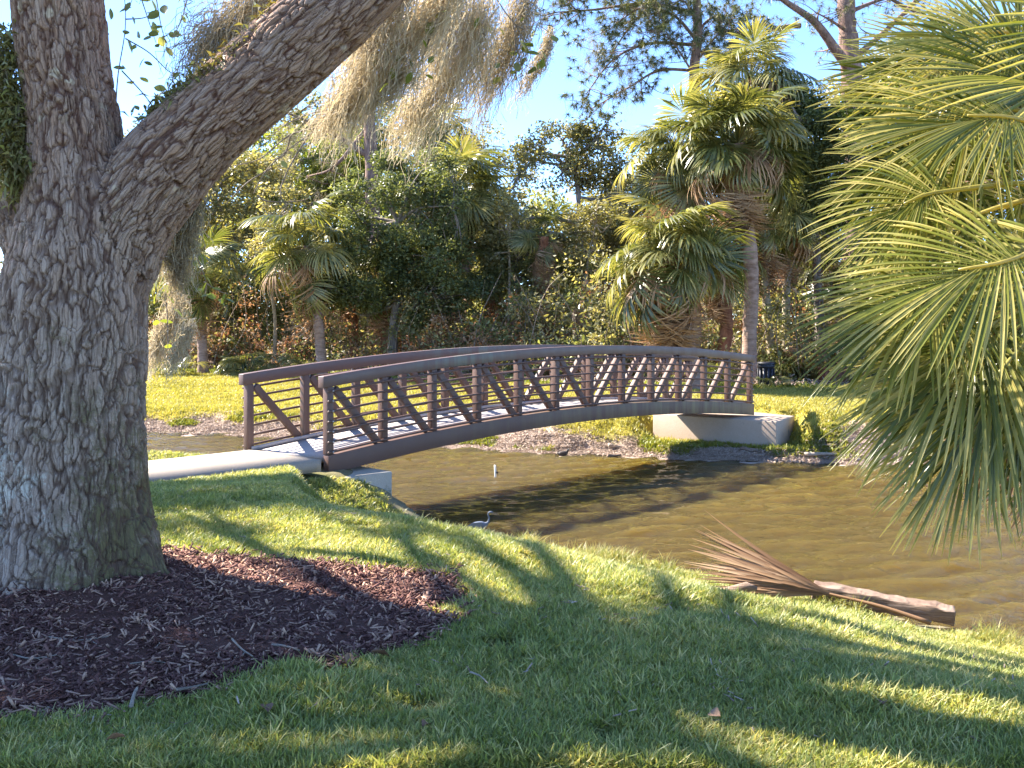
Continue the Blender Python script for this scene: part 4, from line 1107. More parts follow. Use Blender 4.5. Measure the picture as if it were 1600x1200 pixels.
# ---- undergrowth of the wood edge
def undergrowth():
    r = rgen(61)
    for nm, mt, n, leaf, zmax, tb in (('undergrowth', 'olive_leaf', 46000, 0.17, 4.6, 0.5), ('dry_undergrowth', 'dry_leaf', 46000, 0.16, 4.4, 0.5), ('dark_undergrowth', 'mid_leaf', 30000, 0.18, 3.6, 0.45)):
        mb = MB()
        nc = n // 42
        X = r.uniform(-22, 26, nc)
        edge = np.interp(X, [-30, -9, -3, 2, 6, 9, 14, 30], [15, 13.2, 11.8, 11.2, 12.0, 12.8, 12, 10])
        yf, cf = shore(FS, X)
        Y = yf + edge / cf + np.abs(r.normal(0, 1, nc)) * 4.5 + 0.2
        keep = n2(X, Y, 0.5, len(nm)) > 0.42
        X, Y = X[keep], Y[keep]; n2_ = len(X)
        top = zmax * (0.25 + 1.1 * n2(X, Y, 0.7, 70 + len(nm)) ** 1.3) * np.clip((Y - (yf + edge / cf)[keep]) / 1.6 + 0.25, 0.25, 1)
        Z = H(X, Y) + r.uniform(0, 1, n2_) ** 0.8 * top
        c = np.stack([X, Y, Z], 1); k_ = r.integers(0, n2_, n); tc = r.normal(tb, .2, n2_)
        p = c[k_] + r.normal(size=(n, 3)) * (r.uniform(.12, .42, n2_)[k_])[:, None] * np.array([1, 1, .8])
        p[:, 2] = np.maximum(p[:, 2], c[k_][:, 2] * 0 + H(p[:, 0], p[:, 1]) + .03)
        leaf_quads(mb, r, p, leaf * r.uniform(.5, 1.25, n), np.clip(tc[k_] + r.normal(0, .18, n), 0, 1), 0.2, 0.45)
        tag(mb.build(nm, MAT[mt]), kind='stuff')
    # tangle of bare stems
    mb = MB()
    for k in range(300):
        x = r.uniform(-20, 22); yf, cf = shore(FS, np.array([x]))
        e = np.interp(x, [-30, -9, -3, 2, 6, 9, 14, 30], [15, 13.2, 11.8, 11.2, 12.0, 12.8, 12, 10])
        y = float(yf[0] + e / cf[0] + abs(r.normal(0, 2.2)) + .2)
        b = np.array([x, y, h1(x, y) - .05]); hgt = r.uniform(1.0, 4.2)
        t = b + np.array([r.normal(0, 1.1), r.normal(0, .5), hgt]); m = (b + t) / 2 + r.normal(size=3) * .3
        q = spline([b, m, t], 7); w0 = r.uniform(.008, .028)
        mb.tube(q, np.linspace(w0, w0 * .35, 7), 4, caps=False, tint=r.uniform())
    tag(mb.build('bare_stems', MAT['twig']), kind='stuff')
undergrowth()

# ------------------------------------------------------------------ spanish moss, twigs, ferns, vines on the oak
def moss(label, pts, wid, n, seed, tb=0.5, fray=0.5, group='hanging moss'):
    """a hank of moss that follows the 3-D polyline pts"""
    r = rgen(seed); c = spline(pts, 30); mb = MB(); m = 13
    for k in range(n):
        t0 = r.uniform(0, 0.75) ** 1.2; t1 = min(1.0, t0 + r.uniform(0.12, 0.34))
        i = np.linspace(t0, t1, m) * 29; a = i.astype(int).clip(0, 28); f = (i - a)[:, None]
        p = c[a] * (1 - f) + c[a + 1] * f
        prof = wid * (0.35 + 0.65 * math.sin(math.pi * min(1, 0.18 + 0.8 * t0)))
        o = r.normal(size=3) * prof * np.array([0.5, 0.5, 0.45])
        ph = r.uniform(0, 6.28, 3); cu = np.sin(np.linspace(0, 1, m)[:, None] * r.uniform(7, 16) + ph) * 0.022
        wv = np.cumsum(r.normal(size=(m, 3)), axis=0) * (wid * 0.10 + 0.012) * fray + cu
        p = p + o + wv - np.array([0, 0, 1]) * (np.linspace(0, 1, m) ** 2 * wid * r.uniform(0, 2.2))[:, None]
        sd = np.cross(np.gradient(p, axis=0), r.normal(size=3)); sd /= np.linalg.norm(sd, axis=1)[:, None] + 1e-9
        w_ = 0.0034 * np.linspace(1, .5, m)[:, None]
        V = np.stack([p + sd * w_, p - sd * w_], 1).reshape(-1, 3); j = np.arange(m - 1) * 2
        mb.add(V, Q=np.stack([j, j + 1, j + 3, j + 2], 1), tint=float(np.clip(r.normal(tb, .2), 0, 1)))
    b = np.array(pts[0])
    return tag(mb.build('spanish_moss', MAT['moss'], None, b, loc=b), label, 'moss', group)

def PX(l, Y): return [P(a, b, Y + 0.12 * k) for k, (a, b) in enumerate(l)]
moss('long pale moss streaming from the limb top down across the pine trunk', PX([(720, -40), (650, 40), (585, 95), (540, 150), (515, 190)], 7.2), 0.20, 1054, 601, 0.6)
moss('thin moss tail reaching furthest down beside the underside of the limb', PX([(650, 110), (590, 140), (520, 175), (470, 205)], 7.4), 0.10, 510, 602, 0.65)
moss('broad sunlit moss hank in the middle under the twigs', PX([(760, -10), (735, 60), (690, 120), (640, 175), (612, 190)], 7.8), 0.19, 952, 603, 0.65)
moss('brownish moss hank hanging against blue sky behind round leaves', PX([(830, -30), (800, 50), (765, 110), (725, 175)], 8.0), 0.16, 646, 604, 0.35)
moss('sparse moss wisp hanging furthest out against the open sky', PX([(862, 45), (850, 85), (825, 125), (798, 172)], 8.2), 0.05, 204, 605, 0.35)
moss('thick moss mat caught on the upper side of the limb', PX([(450, -60), (400, 0), (350, 45), (310, 80), (285, 100)], 6.9), 0.20, 952, 606, 0.3)
moss('grey moss beard hanging under the fork of the oak', PX([(305, 290), (288, 350), (278, 410), (272, 465)], 6.5), 0.10, 544, 607, 0.2)
moss('pale moss tail hanging low beside the oak trunk above the lawn', PX([(288, 460), (262, 500), (245, 540), (232, 575)], 7.5), 0.07, 391, 608, 0.65)
moss('wispy moss strand between oak trunk and small pale palm', PX([(300, 500), (285, 530), (270, 560), (258, 580)], 9.5), 0.08, 238, 609, 0.6)
moss('pale moss mass along the frame top near the limb', PX([(640, -60), (610, 0), (580, 50), (560, 90)], 7.0), 0.16, 646, 610, 0.6)
moss('moss curtain at the frame top over the twigs', PX([(690, -70), (700, -10), (680, 40), (660, 85)], 7.6), 0.2, 714, 611, 0.55)
for k, (a, b, c_, lb) in enumerate(((930, 40, 30, 'grey moss hung in the pine branch against the sky'), (985, 75, 32, 'moss hung lower in the drooping pine branch'), (455, 190, 40, 'far grey moss under the slim pine limb'), (500, 300, 35, 'far moss in the pale green tree'), (355, 470, 45, 'far grey moss veil beside the small pale palm'))):
    moss(lb, [P(a, b, 42), P(a - 3, b + 25, 42), P(a - 8, b + 55, 42), P(a - 12, b + 85, 42)], 0.5, 170, 620 + k, 0.35, 0.7)

def leafmesh(r):
    """a rounded thick leaf, +X along, base at origin, unit length"""
    xs = np.array([0, .12, .35, .6, .82, 1.0]); wd = np.array([.02, .16, .30, .31, .2, .0])
    V = []
    for x, w_ in zip(xs, wd): V += [(x, -w_, .10 * w_ - .12 * x * x), (x, 0, -.03 - .12 * x * x), (x, w_, .10 * w_ - .12 * x * x)]
    Q = []
    for i in range(5):
        Q += [(3 * i, 3 * i + 3, 3 * i + 4, 3 * i + 1), (3 * i + 1, 3 * i + 4, 3 * i + 5, 3 * i + 2)]
    mb = MB(); mb.add(V, Q=Q, tint=0.5)
    return mb.mesh('leaf', None, True)
LEAF_D = leafmesh(0); LEAF_D.materials.append(MAT['mid_leaf'])
LEAF_B = LEAF_D.copy(); LEAF_B.materials.clear(); LEAF_B.materials.append(MAT['bright_leaf'])
LEAF_D2 = LEAF_D.copy(); LEAF_D2.materials.clear(); LEAF_D2.materials.append(MAT['dark_leaf'])

def sprig(label, stems, leaves, Y, lsize, seed, me, name='leafy_twig', stem_r=0.006, spread=0.3, extra=None):
    r = rgen(seed); b = P(*stems[0][0], Y)
    root = empty(name, b, label, 'twig')
    mb = MB(); allp = []
    for st in stems:
        dy = np.cumsum(r.normal(0, .06, len(st)))
        p = spline([P(a, c, Y) + np.array([0, d, 0]) for (a, c), d in zip(st, dy - dy[0])], 24)
        mb.tube(p, np.linspace(stem_r, stem_r * .4, 24), 5, caps=False); allp.append(p)
    mb.build('stem', MAT['twig'], root, b, smooth=True)
    for k in range(leaves):
        p = allp[int(r.integers(len(allp)))]; q = p[int(r.integers(4, 24))] + r.normal(size=3) * spread * 0.12
        o = link('leaf', me, None, root); o.location = q - b
        s = lsize * r.uniform(.7, 1.25); o.scale = (s, s, s)
        o.rotation_euler = Euler((r.normal(0, .7), r.uniform(-.3, 1.2), r.uniform(0, 6.28)), 'XYZ')
    return root
sprig('dark round leaved sprigs against the sky in the fork of the oak', [[(180, 185), (188, 120), (196, 40), (200, -30)], [(196, 60), (230, 80), (262, 110), (280, 110)], [(190, 110), (215, 140), (232, 165), (240, 185)], [(196, 30), (225, 30), (250, 25)]], 42, 7.2, 0.085, 701, LEAF_D2, spread=0.9)
sprig('green leaves and bare twigs over the frame top behind the fork', [[(240, -30), (255, 40), (265, 90)], [(300, -30), (280, 30), (268, 60)], [(215, -20), (222, 20), (235, 60)]], 16, 7.8, 0.09, 702, LEAF_D)
sprig('twig with yellow green round leaves pointing into the open sky', [[(760, -30), (790, 20), (815, 45), (838, 38), (858, 50)], [(805, 38), (820, 65), (822, 95)], [(780, 10), (760, 40), (755, 70)]], 15, 7.9, 0.095, 703, LEAF_B, spread=.6)
sprig('loose yellow green leaves among the sunlit moss', [[(700, -30), (690, 20), (672, 60), (665, 75)], [(690, 20), (650, 60), (600, 85), (570, 80)], [(672, 60), (655, 100), (645, 135)], [(600, 85), (603, 105), (605, 120)]], 20, 7.3, 0.09, 704, LEAF_B, spread=.6)
sprig('dark leaves hanging over the open sky below the twig', [[(800, 20), (805, 70), (800, 105), (795, 115)], [(805, 70), (815, 95), (828, 105)]], 12, 8.0, 0.085, 705, LEAF_D2, spread=.5)
sprig('drooping vine with lit round leaves below the moss beard', [[(290, 330), (305, 390), (322, 440), (318, 470)], [(300, 370), (285, 420), (258, 455), (245, 470)], [(318, 440), (345, 455), (358, 460)], [(258, 455), (265, 500), (272, 545)]], 26, 7.0, 0.085, 706, LEAF_B, 'hanging_vine')
sprig('bare drooping oak twigs with few leaves under the limb', [[(600, 140), (540, 185), (480, 215), (425, 262), (402, 305)], [(520, 195), (455, 210), (405, 248), (360, 262)], [(480, 215), (452, 262), (440, 300), (446, 322)], [(425, 262), (385, 285), (352, 318)], [(560, 172), (500, 170), (450, 186), (415, 205)], [(455, 210), (440, 240), (415, 250)], [(402, 305), (420, 315), (470, 312), (500, 300)]], 14, 9.5, 0.08, 707, LEAF_D, stem_r=0.010)

def fern(label, pts, wid, n, seed, hang=0.0, name='fern_patch'):
    r = rgen(seed); mb = MB(); c = spline(pts, 40)
    i = r.integers(0, 40, n); p = c[i] + r.normal(size=(n, 3)) * wid
    d = r.normal(size=(n, 3)) + np.array([0, -.5, 0.5 - hang]); d /= np.linalg.norm(d, axis=1)[:, None]
    sd = np.cross(d, r.normal(size=(n, 3))); sd /= np.linalg.norm(sd, axis=1)[:, None]
    L = r.uniform(.035, .10, (n, 1)); W = r.uniform(.005, .012, (n, 1))
    V = np.stack([p, p + d * L * .5 + sd * W, p + d * L - np.array([0, 0, 1]) * L * .35, p + d * L * .5 - sd * W], 1).reshape(-1, 3)
    mb.add(V, Q=np.arange(4 * n).reshape(-1, 4), tint=np.clip(r.normal(.45, .28, n), 0, 1))
    b = np.array(pts[0]); return tag(mb.build(name, MAT['fern'], None, b, loc=b), label, 'fern')
fern('fuzzy green and tan fern growing along the top of the thick limb', [P(236, 196, OY - .05), P(275, 160, OY - .12), (P(330, 118, OY - .14)), P(385, 78, OY - .1), P(430, 20, OY)], 0.038, 2600, 801)
fern('mossy fern cushion clinging to the cut left limb of the oak', [P(12, 60, OY - .12), P(14, 140, OY - .13), P(18, 200, OY - .16), P(26, 250, OY - .19), P(34, 288, OY - .18)], 0.055, 3600, 802, 0.5)

# ------------------------------------------------------------------ grass, mulch chips, litter (scattered as stuff)
def blades(r, n, hgt, wd, rad, lean, seg=2, tint=(0.5, 0.2)):
    mb = MB()
    for k in range(n):
        a = r.uniform(0, 6.28); o = np.array([math.cos(a), math.sin(a), 0]) * rad * math.sqrt(r.uniform())
        b = r.uniform(0, 6.28); d = np.array([math.cos(b), math.sin(b), 0]); L = hgt * r.uniform(.55, 1.2); ln = lean * r.uniform(.3, 1.3)
        sd = np.array([-d[1], d[0], 0]); V = []
        for j in range(seg + 1):
            t = j / seg; c = o + d * ln * L * t ** 1.6 + np.array([0, 0, L * t * (1 - .35 * ln * t)])
            w_ = wd * (1 - t ** 1.7) * .5 + .0004
            V += [c + sd * w_, c - sd * w_]
        i = np.arange(seg) * 2
        mb.add(V, Q=np.stack([i, i + 1, i + 3, i + 2], 1), tint=float(np.clip(r.normal(*tint), 0, 1)))
    return mb
def lib(name, makers, mat):
    c = bpy.data.collections.new(name)
    for k, mk in enumerate(makers):
        me = mk.mesh(name); me.materials.append(mat); o = bpy.data.objects.new(name, me); c.objects.link(o)
    return c
def scatter(name, pts, rot, scl, coll, label=None):
    me = bpy.data.meshes.new(name); me.vertices.add(len(pts)); me.vertices.foreach_set('co', np.asarray(pts, np.float32).ravel())
    a = me.attributes.new('rot', 'FLOAT_VECTOR', 'POINT'); a.data.foreach_set('vector', np.asarray(rot, np.float32).ravel())
    a = me.attributes.new('scl', 'FLOAT', 'POINT'); a.data.foreach_set('value', np.asarray(scl, np.float32))
    a = me.attributes.new('idx', 'INT', 'POINT'); a.data.foreach_set('value', rgen(len(pts)).integers(0, 100, len(pts)).astype(np.int32))
    o = link(name, me)
    ng = bpy.data.node_groups.new(name, 'GeometryNodeTree')
    ng.interface.new_socket('Geometry', in_out='INPUT', socket_type='NodeSocketGeometry')
    ng.interface.new_socket('Geometry', in_out='OUTPUT', socket_type='NodeSocketGeometry')
    N = ng.nodes; gi = N.new('NodeGroupInput'); go = N.new('NodeGroupOutput')
    ci = N.new('GeometryNodeCollectionInfo'); ci.inputs['Collection'].default_value = coll; ci.inputs['Separate Children'].default_value = True; ci.inputs['Reset Children'].default_value = True
    ip = N.new('GeometryNodeInstanceOnPoints'); ip.inputs['Pick Instance'].default_value = True
    def na(nm, typ):
        q = N.new('GeometryNodeInputNamedAttribute'); q.data_type = typ; q.inputs['Name'].default_value = nm; return q.outputs['Attribute']
    L = ng.links
    e2r = N.new('FunctionNodeEulerToRotation')
    L.new(gi.outputs[0], ip.inputs['Points']); L.new(ci.outputs[0], ip.inputs['Instance'])
    L.new(na('rot', 'FLOAT_VECTOR'), e2r.inputs[0]); L.new(e2r.outputs[0], ip.inputs['Rotation'])
    L.new(na('scl', 'FLOAT'), ip.inputs['Scale']); L.new(na('idx', 'INT'), ip.inputs['Instance Index'])
    L.new(ip.outputs[0], go.inputs[0])
    md = o.modifiers.new('scatter', 'NODES'); md.node_group = ng
    tag(o, label, kind='stuff')
    return o
def rots(r, n, tilt=.2): return np.stack([r.normal(0, tilt, n), r.normal(0, tilt, n), r.uniform(0, 6.283, n)], 1)

def grasses():
    r = rgen(71)
    gl = lib('grass_tuft', [blades(r, 16, .075, .0105, .055, .9, 2) for k in range(5)] + [blades(r, 14, .075, .0105, .055, 1.1, 2, (0.85, .12))], MAT['grass'])
    n = 190000
    # denser towards the eye
    Y = 3.6 + (r.uniform(0, 1, n) ** 1.35) * 11.2; X = r.uniform(-.62, .62, n) * Y + r.normal(0, .1, n)
    s, f = sides(X, Y); d = pathdist(X, Y)
    prob = 0.55 + 0.55 * n2(X, Y, 1.6, 90)
    bald = n2(X, Y, 2.6, 91) * .7 + n2(X, Y, 8, 92) * .3
    k = (s > 0.12 + r.uniform(0, .35, n)) & (d > 0.86) & (~in_mulch(X, Y, 0.02)) & (r.uniform(0, 1, n) < prob) & (bald > .26)
    k &= ~in_poly(X, Y, np.array(pa) + 0) 
    X, Y = X[k], Y[k]; m = len(X)
    sc = (.45 + .65 * n2(X, Y, 2.1, 93)) * r.uniform(.75, 1.25, m) * np.clip(1.05 - .02 * (Y - 5), .8, 1.05)
    tall = ~(np.hypot(X - 3.65, Y - 8.8) < .42); X, Y, sc = X[tall], Y[tall], sc[tall]; m = len(X)
    scatter('grass', np.stack([X, Y, H(X, Y) - .008], 1), rots(r, m, .22), sc, gl)
    # taller weeds along the water
    wl = lib('weed_tuft', [blades(r, 13, .22, .009, .07, .8, 3, (.5, .25)) for k in range(4)], MAT['weed'])
    n = 5200; X = r.uniform(-3, 6, n); yn, cn = shore(NS, X); Y = yn - r.uniform(.0, .9, n) ** 1.3
    s, f = sides(X, Y); k = (s > .0) & (X > 0.1) & ~((np.hypot(X - 3.7, Y - 8.7) < .5)) & (r.uniform(0, 1, n) < np.clip(n2(X, Y, 1.8, 95) * 1.9 - .62, 0, 1)) & (pathdist(X, Y) > .95)
    X, Y = X[k], Y[k]; scatter('bank_weeds', np.stack([X, Y, H(X, Y) - .01], 1), rots(r, len(X), .25), r.uniform(.35, .95, len(X)), wl)
    # far lawn
    fl = lib('lawn_tuft', [blades(r, 12, .085, .018, .11, .7, 2) for k in range(4)], MAT['far_grass'])
    n = 80000; X = r.uniform(-17, 14, n); yf, cf = shore(FS, X); Y = yf + r.uniform(.7, 15, n)
    s, f = sides(X, Y)
    k = (a_litter(X, Y) < r.uniform(.3, .95, n)) & (a_wood(X, Y) < .5) & (~in_poly(X, Y, np.array(fa))) & (n2(X, Y, 1.2, 96) * .6 + n2(X, Y, 4, 97) * .4 > .28)
    X, Y = X[k], Y[k]; scatter('far_lawn_grass', np.stack([X, Y, H(X, Y) - .01], 1), rots(r, len(X), .2), r.uniform(.6, 1.3, len(X)), fl)
    # green ground cover between lawn and wood and on the far bank
    gc = lib('ground_cover', [blades(r, 12, .2, .05, .16, .9, 2) for k in range(4)], MAT['bright_leaf'])
    n = 4200; X = r.uniform(-17, 14, n); yf, cf = shore(FS, X)
    e = np.interp(X, [-30, -9, -3, 2, 6, 9, 14], [15, 13.0, 11.5, 10.5, 10.3, 10.6, 10]); Y = yf + (e + r.normal(0, .5, n)) / cf
    k = n2(X, Y, .8, 98) > .42; X, Y = X[k], Y[k]
    scatter('ground_cover', np.stack([X, Y, H(X, Y) - .02], 1), rots(r, len(X), .2), r.uniform(.5, 1.3, len(X)), gc)
    gc2 = lib('shore_greens', [blades(r, 12, .10, .03, .10, .9, 2) for k in range(4)], MAT['green_litter'])
    n = 9000; X = r.uniform(-10, 10, n); yf, cf = shore(FS, X); Y = yf + np.abs(r.normal(.75, .4, n))
    s, f = sides(X, Y); k = (f > .25) & (n2(X, Y, .9, 99) > np.where(X < -2.5, .6, .46)) & (~in_poly(X, Y, np.array(fa)))
    X, Y = X[k], Y[k]; scatter('shore_greens', np.stack([X, Y, H(X, Y)], 1), rots(r, len(X), .2), r.uniform(.5, 1.2, len(X)), gc2)
grasses()

def chips(r, n, l, w_, t, rad, tint):
    mb = MB()
    for k in range(n):
        o = r.normal(size=3) * np.array([rad, rad, .004]); R = np.array(Euler((r.normal(0, .35), r.normal(0, .35), r.uniform(0, 6.28))).to_matrix())
        L = l * r.uniform(.5, 1.5)
        mb.box(o, R[:, 0] * L / 2, R[:, 1] * w_ * r.uniform(.5, 1.3) / 2, R[:, 2] * t / 2, tint=float(np.clip(r.normal(*tint), 0, 1)))
    return mb
def litters():
    r = rgen(81)
    cl = lib('mulch_chip', [chips(r, 9, .038, .009, .004, .035, (.43, .21)) for k in range(6)], MAT['mulch_chip'])
    n = 24000; X = r.uniform(-5.6, 0.1, n); Y = r.uniform(3.7, 7.3, n); k = in_mulch(X + r.normal(0, .07, n), Y + r.normal(0, .07, n)); X, Y = X[k], Y[k]
    up = .05 + 0.13 * np.exp(-(((X + 2.84) / 0.75) ** 2 + ((Y - 6.2) / 0.75) ** 2)) - .008
    scatter('mulch', np.stack([X, Y, H(X, Y) + up - .012], 1), rots(r, len(X), .3), r.uniform(.5, 1.3, len(X)), cl)
    ll = lib('litter_piece', [chips(r, 8, .085, .024, .004, .1, (.5, .25)) for k in range(5)], MAT['litter'])
    n = 34000; X = r.uniform(-17, 12, n); yf, cf = shore(FS, X); Y = yf + np.abs(r.normal(0.55, .75, n)) - .1
    s, f = sides(X, Y); k = (f > -.05) & (a_litter(X, Y) > r.uniform(0, .9, n)) & (~in_poly(X, Y, np.array(fa))); X, Y = X[k], Y[k]
    scatter('shore_litter', np.stack([X, Y, H(X, Y) + .004], 1), rots(r, len(X), .15), r.uniform(.3, .8, len(X)), ll)
    n = 6000; X = r.uniform(-17, 14, n); yf, cf = shore(FS, X)
    e = np.interp(X, [-30, -9, -3, 2, 6, 9, 14], [15, 13.0, 11.5, 10.5, 10.3, 10.6, 10]); Y = yf + (e + np.abs(r.normal(.3, 1.0, n))) / cf
    scatter('leaf_litter', np.stack([X, Y, H(X, Y) + .01], 1), rots(r, n, .35), r.uniform(.6, 1.8, n), ll)
    # thin dry bits in the lawn
    n = 500; Y = 3.7 + r.uniform(0, 1, n) ** 1.2 * 6; X = r.uniform(-.6, .6, n) * Y; s, f = sides(X, Y); k = (s > .3) & (n2(X, Y, 1.4, 94) > .5); X, Y = X[k], Y[k]
    dl = lib('dry_bit', [chips(r, 4, .035, .005, .003, .05, (.5, .25)) for k in range(4)], MAT['litter'])
    scatter('lawn_thatch', np.stack([X, Y, H(X, Y) + .025], 1), rots(r, len(X), .3), r.uniform(.6, 1.3, len(X)), dl)
litters()

# ------------------------------------------------------------------ small things
# dead palm frond on the bank, lying over a weathered beam
def beam():
    a = np.array([2.92, 9.32, h1(2.92, 9.32) + .13]); b = np.array([4.08, 8.85, max(ZW, h1(4.08, 8.85)) + .15])
    d = b - a; L = np.linalg.norm(d); d /= L; n = np.cross(np.array([0, 0, 1.0]), d); n /= np.linalg.norm(n); u = np.cross(d, n)
    root_loc = (a + b) / 2; mb = MB(); m = 16; r = rgen(3); V = []
    for k in range(m):
        c = a + d * L * k / (m - 1)
        for q, (s1, s2) in enumerate(((-1, -1), (1, -1), (1, 1), (-1, 1))):
            V.append(c + n * s1 * (.10 + r.normal(0, .01)) + u * (s2 * .068 + r.normal(0, .008)))
    Q = [(4 * i + j, 4 * i + (j + 1) % 4, 4 * i + 4 + (j + 1) % 4, 4 * i + 4 + j) for i in range(m - 1) for j in range(4)] + [(0, 3, 2, 1), (4 * m - 4, 4 * m - 3, 4 * m - 2, 4 * m - 1)]
    mb.add(V, Q=Q)
    o = mb.build('timber_beam', MAT['old_timber'], None, root_loc, loc=root_loc); bevel(o, .012)
    tag(o, 'weathered brown timber beam lying at the near water edge', 'beam')
beam()
def fallen_frond():
    r = rgen(5); hub = P(1300, 945, 9.05); hub[2] = h1(hub[0], hub[1]) + .13
    root = empty('fallen_frond', hub, 'large dry tan palm frond fallen on the bank against the timber beam', 'palm frond')
    tip = P(1085, 880, 9.6)
    x = tip - hub; x[2] += 0.02; R = np.linalg.norm(x); x /= R
    nz = np.array([0.2, -0.9, 0.38]); nz -= (nz @ x) * x; nz /= np.linalg.norm(nz); y = np.cross(nz, x)
    M3 = np.stack([x, y, nz], 1)
    s = np.linspace(0, 1, 8)
    for k in range(76):
        a = math.radians(-13 + 26 * k / 75 + r.normal(0, 2.4)); L = R * r.uniform(.55, 1.1)
        mb = MB()
        d = np.array([math.cos(a), math.sin(a), 0]); sd = np.array([-math.sin(a), math.cos(a), 0])
        lift = r.uniform(0, .05); c = d * (L * s)[:, None] + sd * (r.normal(0, .07) * L * s ** 2)[:, None] + np.array([0, 0, 1]) * ((lift + .16 * math.sin(math.pi * .5) * (1 - abs(a) * 2.2)) * np.sin(np.pi * s) * .35 + r.normal(0, .012) * s + lift * s)[:, None]
        wd = .034 * np.where(s < .55, np.clip(s * 3.5, .25, 1), np.clip((1 - s) / .45, .04, 1))
        V = np.stack([c + sd * wd[:, None] * .5 + np.array([0, 0, .3]) * wd[:, None] * .5, c, c - sd * wd[:, None] * .5 + np.array([0, 0, .3]) * wd[:, None] * .5], 1).reshape(-1, 3) @ M3.T
        i = np.arange(7) * 3
        mb.add(V, Q=np.concatenate([np.stack([i, i + 1, i + 4, i + 3], 1), np.stack([i + 1, i + 2, i + 5, i + 4], 1)]), tint=float(np.clip(r.normal(.5, .22), 0, 1)))
        mb.build('leaflet', MAT['dead_frond'], root)
    mb = MB(); e = np.array([hub[0] + .75, hub[1] - .42, 0]); e[2] = h1(e[0], e[1]) + .05
    mb.tube(spline([x * .25, np.zeros(3), (e - hub) * .5 + np.array([0, 0, .02]), e - hub], 14), np.linspace(.008, .022, 14), 6, tint=.4)
    mb.build('stalk', MAT['dead_frond'], root, smooth=True)
fallen_frond()
def boot_chunk():
    c = P(1150, 925, 9.2); c[2] = h1(c[0], c[1]) + .05; r = rgen(8); mb = MB()
    mb.tube([c + np.array([-.12, .05, -.02]), c, c + np.array([.1, -.02, .04]), c + np.array([.19, -.05, .03])], [.03, .055, .05, .02], 7)
    tag(mb.build('wood_stump', MAT['old_timber'], None, c, loc=c), 'short reddish wood stump under the dry palm frond', 'stump')
boot_chunk()

# heron at the edge of the water
def skin(name, pts, edges, rad, mat, parent, root_i=0, sub=2):
    me = bpy.data.meshes.new(name); me.from_pydata([tuple(p) for p in pts], edges, []); me.update()
    o = link(name, me, mat, parent)
    o.modifiers.new('skin', 'SKIN')
    for v, r_ in zip(me.skin_vertices[0].data, rad): v.radius = r_ if isinstance(r_, tuple) else (r_, r_)
    me.skin_vertices[0].data[root_i].use_root = True
    s = o.modifiers.new('sub', 'SUBSURF'); s.levels = sub; s.render_levels = sub
    return o
def heron():
    Y = 12.55; b = P(752, 832, Y); b[2] = max(ZW, h1(b[0], b[1]))
    root = empty('heron', b, 'slate blue heron crouching in the grass at the near water edge', 'bird')
    q = lambda px, py, dy=0.0: P(px, py, Y + dy) - b
    pts = [q(748, 822), q(738, 823), q(727, 826), q(758, 820), q(763, 816), q(764.5, 810), q(762.5, 805), q(763.5, 801), q(767, 800), q(770.5, 801)]
    skin('body', pts, [(0, 1), (1, 2), (0, 3), (3, 4), (4, 5), (5, 6), (6, 7), (7, 8), (8, 9)], [(.06, .065), (.055, .05), (.025, .02), .036, .016, .012, .011, .012, .017, .010], MAT['heron_blue'], root)
    mb = MB(); mb.tube([q(770, 801), q(775, 803), q(781, 805)], [.007, .005, .001], 6); mb.build('beak', MAT['beak'], root, smooth=True)
    mb = MB()
    for s in (-1, 1): mb.add([q(753, 816, s * .05), q(740, 817, s * .065), q(722, 827, s * .03), q(738, 829, s * .07), q(752, 826, s * .06)], Q=[(0, 1, 3, 4)], T=[(1, 2, 3)])
    mb.build('wing', MAT['heron_white'], root)
    for s in (-1, 1):
        mb = MB(); mb.tube([q(748, 826, s * .025), q(749, 832, s * .025), q(748, 838, s * .025)], .005, 5); mb.build('leg', MAT['beak'], root)
    mb = MB()
    for s in (-1, 1): mb.box(q(768.3, 800.4, s * .011), (.0025, 0, 0), (0, .002, 0), (0, 0, .0025))
    mb.build('eye', MAT['foam_white'], root)
heron()
def duck():
    Y = 20.7; b = P(881, 711, Y); b[2] = ZW
    root = empty('duck', b, 'small dark duck floating by the far shore', 'bird')
    skin('body', [(-.10, 0, .03), (-.03, 0, .045), (.04, 0, .05), (.075, 0, .085), (.085, 0, .125), (.11, 0, .13), (-.15, 0, .06)], [(6, 0), (0, 1), (1, 2), (2, 3), (3, 4), (4, 5)], [.045, .06, .055, .03, .03, .022, .015], MAT['duck_brown'], root, 1)
    mb = MB(); mb.box((.145, 0, .122), (.02, 0, -.002), (0, .011, 0), (0, 0, .005)); mb.build('beak', MAT['beak'], root)
    mb = MB()
    for s in (-1, 1): mb.box((.102, s * .021, .138), (.004, 0, 0), (0, .003, 0), (0, 0, .004))
    mb.build('eye', MAT['pvc'], root)
duck()
def pipe():
    b = P(774, 746, 17.7); b[2] = ZW
    root = empty('marker_pipe', b, 'thin white pipe sticking out of the pond', 'pipe')
    mb = MB(); mb.tube([(0, 0, -.5), (0, 0, .1), (-.006, 0, .235)], .019, 10); mb.build('tube', MAT['pvc'], root, smooth=True)
    mb = MB(); mb.lathe((.035, -.01, .10), [(.001, -.02), (.018, -.015), (.022, 0), (.018, .015), (.001, .02)], 10); mb.build('float', MAT['black_plastic'], root, smooth=True)
pipe()
